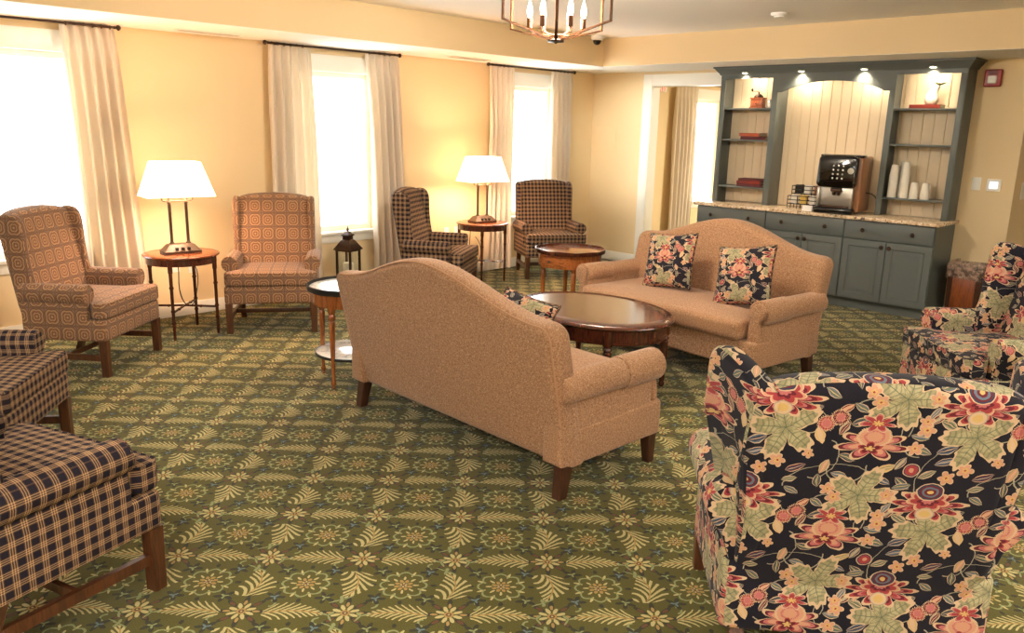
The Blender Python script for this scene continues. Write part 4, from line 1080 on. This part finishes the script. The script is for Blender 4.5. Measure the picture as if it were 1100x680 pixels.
# exit sign in the room beyond
t = thing('exit_sign', 'red lettered exit sign on the wall seen through the doorway', 'exit sign', (.0005, 1.44, 2.26), 90)
m = MB(); m.slab(rrect(-.15, .15, -.06, .06, .008, 3), 0, .04, .005, f=lambda a, b, c: (a, -c, b)); m.build('housing', M['white'], t)
m = MB(); Lx = {'E': [(0, 0, .2, 1), (0, 0, 1, .18), (0, .41, .8, .59), (0, .82, 1, 1)], 'I': [(.4, 0, .62, 1)], 'T': [(.4, 0, .6, 1), (0, .82, 1, 1)]}
for i, ch in enumerate('EXIT'):
    x0 = -.12 + i * .0625; w, h = .052, .1
    if ch == 'X':
        for s in (0, 1):
            a, b = (0, .22) if s == 0 else (.78, 1.0); c2, d2 = (.78, 1.0) if s == 0 else (0, .22)
            q = [(x0 + a * w, -.05), (x0 + b * w, -.05), (x0 + d2 * w, .05), (x0 + c2 * w, .05)]
            m.grid([[(x, yy, z) for x, z in q] for yy in (-.039, -.0415 - .0002 * s)], cv=True, cap0=True, cap1=True)
    else:
        for (a, b, c2, d2) in Lx[ch]: m.box(x0 + a * w, x0 + c2 * w, -.0415, -.039, -.05 + b * h, -.05 + d2 * h)
m.build('lettering', M['exit'], t)
# return wall fitting at the right edge
t = plate('wall_dispenser', 'white wall plate at the right edge, on the wall around the corner', 'wall plate', (XE + .0005, .30, 1.2), 90, .12, .16)
# trash bin
def bin_():
    t = thing('trash_bin', 'brown wooden trash bin with clear liner right of the blue-grey cabinets', 'trash bin', (4.72, -.225, 0)); w, d, h = .145, .145, .50
    P = []
    for k, z in ((.9, 0), (.92, .02), (1, h)): P.append([(a, b, z) for a, b in rrect(-w * k, w * k, -d * k, d * k, .008, 2)])
    m = MB(); m.grid(P + [[(a * .93, b * .93, z) for a, b, z in r_] for r_ in P[::-1]], cv=True, cap0=True, cap1=True); m.build('bin_body', M['darkwood'], t)
    for k in range(4):
        a = R(90 * k); m = MB(); m.box(-.095, .095, -.006, .004, .06, .44, .003); m.build('side_panel', M['binwood'], t, loc=(math.sin(a) * w * .975, -math.cos(a) * w * .975, 0), rot=(R(-1.5) if False else 0, 0, a))
    rn = random.Random(2); P = []; n = 48
    ol = rrect(-w, w, -d, d, .02, 11)
    for k, (s_, z) in enumerate(((.90, .40), (.95, .47), (.99, .53), (1.02, .555), (1.055, .55), (1.085, .525), (1.075, .47), (1.08, .42))):
        P.append([(a * (s_ + .03 * math.sin(j * 1.7 + k) * (k > 3)), b * (s_ + .03 * math.cos(j * 1.3 + k) * (k > 3)), z + .012 * math.sin(j * .9 + k * .6) * (k > 1)) for j, (a, b) in enumerate(ol)])
    m = MB(); m.grid(P, cv=True); m.build('liner', M['liner'], t, smooth=80)
bin_()

# ------------------------------------------------------------------ ceiling things
def chandelier():
    cx, cy, zb = 3.33, -4.48, 2.19
    t = thing('chandelier', 'open-cage bronze chandelier with candle bulbs hanging from the ceiling', 'chandelier', (cx, cy, zb), 12); br = M['iron_brown']
    m = MB(); m.lathe([(.004, -.014), (.012, -.008), (.05, -.004), (.052, .006), (.03, .012), (.014, .02), (.01, .06)], 20); m.build('bottom_hub', M['bronze'], t)
    m = MB(); m.tube([(0, 0, .0), (0, 0, HC - zb - .002)], .006, 8); m.build('stem', br, t)
    m = MB(); m.lathe([(.006, HC - zb - .06), (.02, HC - zb - .045), (.055, HC - zb - .02), (.06, HC - zb - .001)], 24); m.build('canopy', br, t)
    for k in range(6):
        a = R(60 * k); ca, sa = math.cos(a), math.sin(a); r = .37 if k % 2 == 0 else .33; z0, z1 = (.105, .33) if k % 2 == 0 else (.085, .31)
        pr = [(.02, .008), (r, z0), (r, z1), (.03, z1 + .09)]
        m = MB()
        for (p, q) in zip(pr[:-1], pr[1:]):
            d = Vector((q[0] - p[0], 0, q[1] - p[1])); d.normalize(); n_ = Vector((-d.z, 0, d.x)) * .005; b_ = Vector((0, .009, 0))
            A = Vector((p[0], 0, p[1])) - d * .004; B = Vector((q[0], 0, q[1])) + d * .004
            m.grid([[X + n_ + b_, X - n_ + b_, X - n_ - b_, X + n_ - b_] for X in (A, B)], cv=True, cap0=True, cap1=True)
        m.build('cage_arm', br, t, rot=(0, 0, a))
        a2 = R(60 * k + 30); m = MB(); m.tube(bez((.01, 0, .04), (.08, 0, .03), (.15, 0, .03), (.165, 0, .07), 10), .004, 8).lathe([(.004, .068), (.016, .074), (.017, .078)], 14, (.165, 0, 0)).lathe([(.0165, .078), (.0165, .135), (.006, .136)], 14, (.165, 0, 0)); cup_ = m.build('candle_arm', br, t, rot=(0, 0, a2))
        m = MB(); m.lathe([(.008, .135), (.016, .155), (.018, .175), (.012, .205), (.003, .235), (.001, .24)], 14, (.165, 0, 0)); m.build('candle_bulb', M['bulb'], cup_)
    L = bpy.data.lights.new('chandelier_glow', 'POINT'); L.energy = 130; L.color = (1, .88, .72); L.shadow_soft_size = .12
    lo = bpy.data.objects.new('chandelier_glow', L); col.objects.link(lo); lo.location = (cx, cy, zb + .19)
chandelier()
t = thing('dome_camera', 'white dome security camera on the ceiling by the soffit corner', 'camera', (.985, -1.19, HC - .0005))
m = MB(); m.lathe([(.07, 0), (.07, -.025), (.062, -.045), (.05, -.05), (.004, -.05)], 24); m.build('housing', M['white'], t)
m = MB(); m.lathe([(.045, -.048), (.044, -.065), (.034, -.085), (.018, -.096), (.002, -.099)], 20); m.build('dome', M['blackgloss'], t)
t = thing('smoke_detector', 'round white smoke detector on the ceiling right of the chandelier', 'smoke detector', (3.353, -1.676, HC - .0005))
m = MB(); m.lathe([(.075, 0), (.075, -.012), (.066, -.024), (.004, -.026)], 28); m.build('base', M['white'], t)
m = MB(); m.lathe([(.05, -.024), (.048, -.036), (.02, -.04), (.002, -.04)], 24); m.build('sensor_cap', M['white'], t)
for i, (x, y, lab) in enumerate(((.26, -5.25, 'slim white ceiling vent above the near lamp, under the soffit'), (.33, -2.48, 'slim white ceiling vent above the far lamp, under the soffit'))):
    t = thing('ceiling_vent', lab, 'vent', (x, y, HS - .0045), 0, 'soffit air vents')
    m = MB(); m.box(-.05, .05, -.27, .27, -.006, 0, .002); m.build('frame', M['trim'], t)
    m = MB()
    for k in range(5): m.box(-.034 + k * .015, -.028 + k * .015, -.25, .25, -.009, -.0055)
    m.build('louvres', M['silver'], t)

# ------------------------------------------------------------------ lights
def add_light(kind, name, loc, energy, color, size=.1, rot=(0, 0, 0), size_y=None):
    L = bpy.data.lights.new(name, kind); L.energy = energy; L.color = color
    if kind == 'AREA':
        L.size = size
        if size_y: L.shape = 'RECTANGLE'; L.size_y = size_y
    else: L.shadow_soft_size = size
    o = bpy.data.objects.new(name, L); col.objects.link(o); o.location = loc; o.rotation_euler = rot; return o
for (x, y) in lamp_pos: add_light('POINT', 'lamp_bulb_light', (x, y, .6515 + .54), 50, (1, .60, .37), .06)
for (x, y, e) in ((7.2, -9.6, 85), (4.2, -9.4, 55), (8.6, -6.4, 60), (7.6, -3.0, 20)):
    add_light('AREA', 'unseen_fill_area', (x, y, HC - .01), e, (1, .95, .88), .9)  # unseen fill areas added out of frame to brighten the room, no fixtures
for (x, y, e) in ((8.2, -4.2, 120), (6.9, -9.6, 120)): u_ = add_light('SPOT', 'bounce_fill_spot', (x, y, 1.75), e * 3.0, (1, .95, .88), .3, (PI, 0, 0)); u_.data.spot_size = R(165); u_.data.spot_blend = 1.0  # added bodiless spots out of frame, imitating flash bounced off the ceiling
add_light('AREA', 'corridor_fill_area', (7, 2.4, HC - .01), 14, (1, .8, .55), .8)  # unseen fill over the corridor, no fixture modelled
add_light('AREA', 'next_room_fill_area', (2.8, 3.0, HC - .01), 130, (1, .92, .75), .8)  # unseen fill added to brighten the view through the doorway
o = add_light('SPOT', 'doorway_glow_spot', (2.2, -3.4, HC - .03), 420, (1, .96, .86), .12)  # added spot imitating the bright glow on the wall beside the doorway
o.data.spot_size = R(27); o.data.spot_blend = .9; o.rotation_euler = (Vector((.62, 0, 1.55)) - Vector(o.location)).to_track_quat('-Z', 'Y').to_euler()
w = bpy.data.worlds.new('daylight'); sc.world = w; w.use_nodes = True; nt = w.node_tree; nt.nodes.clear()
bg = nt.nodes.new('ShaderNodeBackground'); bg.inputs[0].default_value = (.93, .97, 1, 1); bg.inputs[1].default_value = 7.0
wo = nt.nodes.new('ShaderNodeOutputWorld'); nt.links.new(bg.outputs[0], wo.inputs[0])

# ------------------------------------------------------------------ camera
cam = bpy.data.cameras.new('camera'); co = bpy.data.objects.new('camera', cam); col.objects.link(co); sc.camera = co
cam.sensor_width = 36; cam.lens = 861.48 * 36 / 1100; cam.clip_start = .05
yaw, pit, rol = R(-44.4156), R(13.2886), R(1.3557)
d = Vector((math.cos(pit) * math.sin(yaw), math.cos(pit) * math.cos(yaw), -math.sin(pit)))
r = Vector((math.cos(yaw), -math.sin(yaw), 0)); u = r.cross(d)
r2 = r * math.cos(rol) + u * math.sin(rol); u2 = -r * math.sin(rol) + u * math.cos(rol)
mt = Matrix((r2, u2, -d)).transposed().to_4x4(); mt.translation = Vector((6.8233, -8.3752, 1.6681)); co.matrix_world = mt

sc.view_settings.view_transform = 'Standard'; sc.view_settings.look = 'None'; sc.view_settings.gamma = 1; sc.view_settings.use_curve_mapping = False
sc.view_settings.exposure = 0.7
sc.cycles.max_bounces = 8; sc.cycles.diffuse_bounces = 5; sc.cycles.transparent_max_bounces = 12
sc.cycles.caustics_reflective = False; sc.cycles.caustics_refractive = False; sc.cycles.sample_clamp_indirect = 8
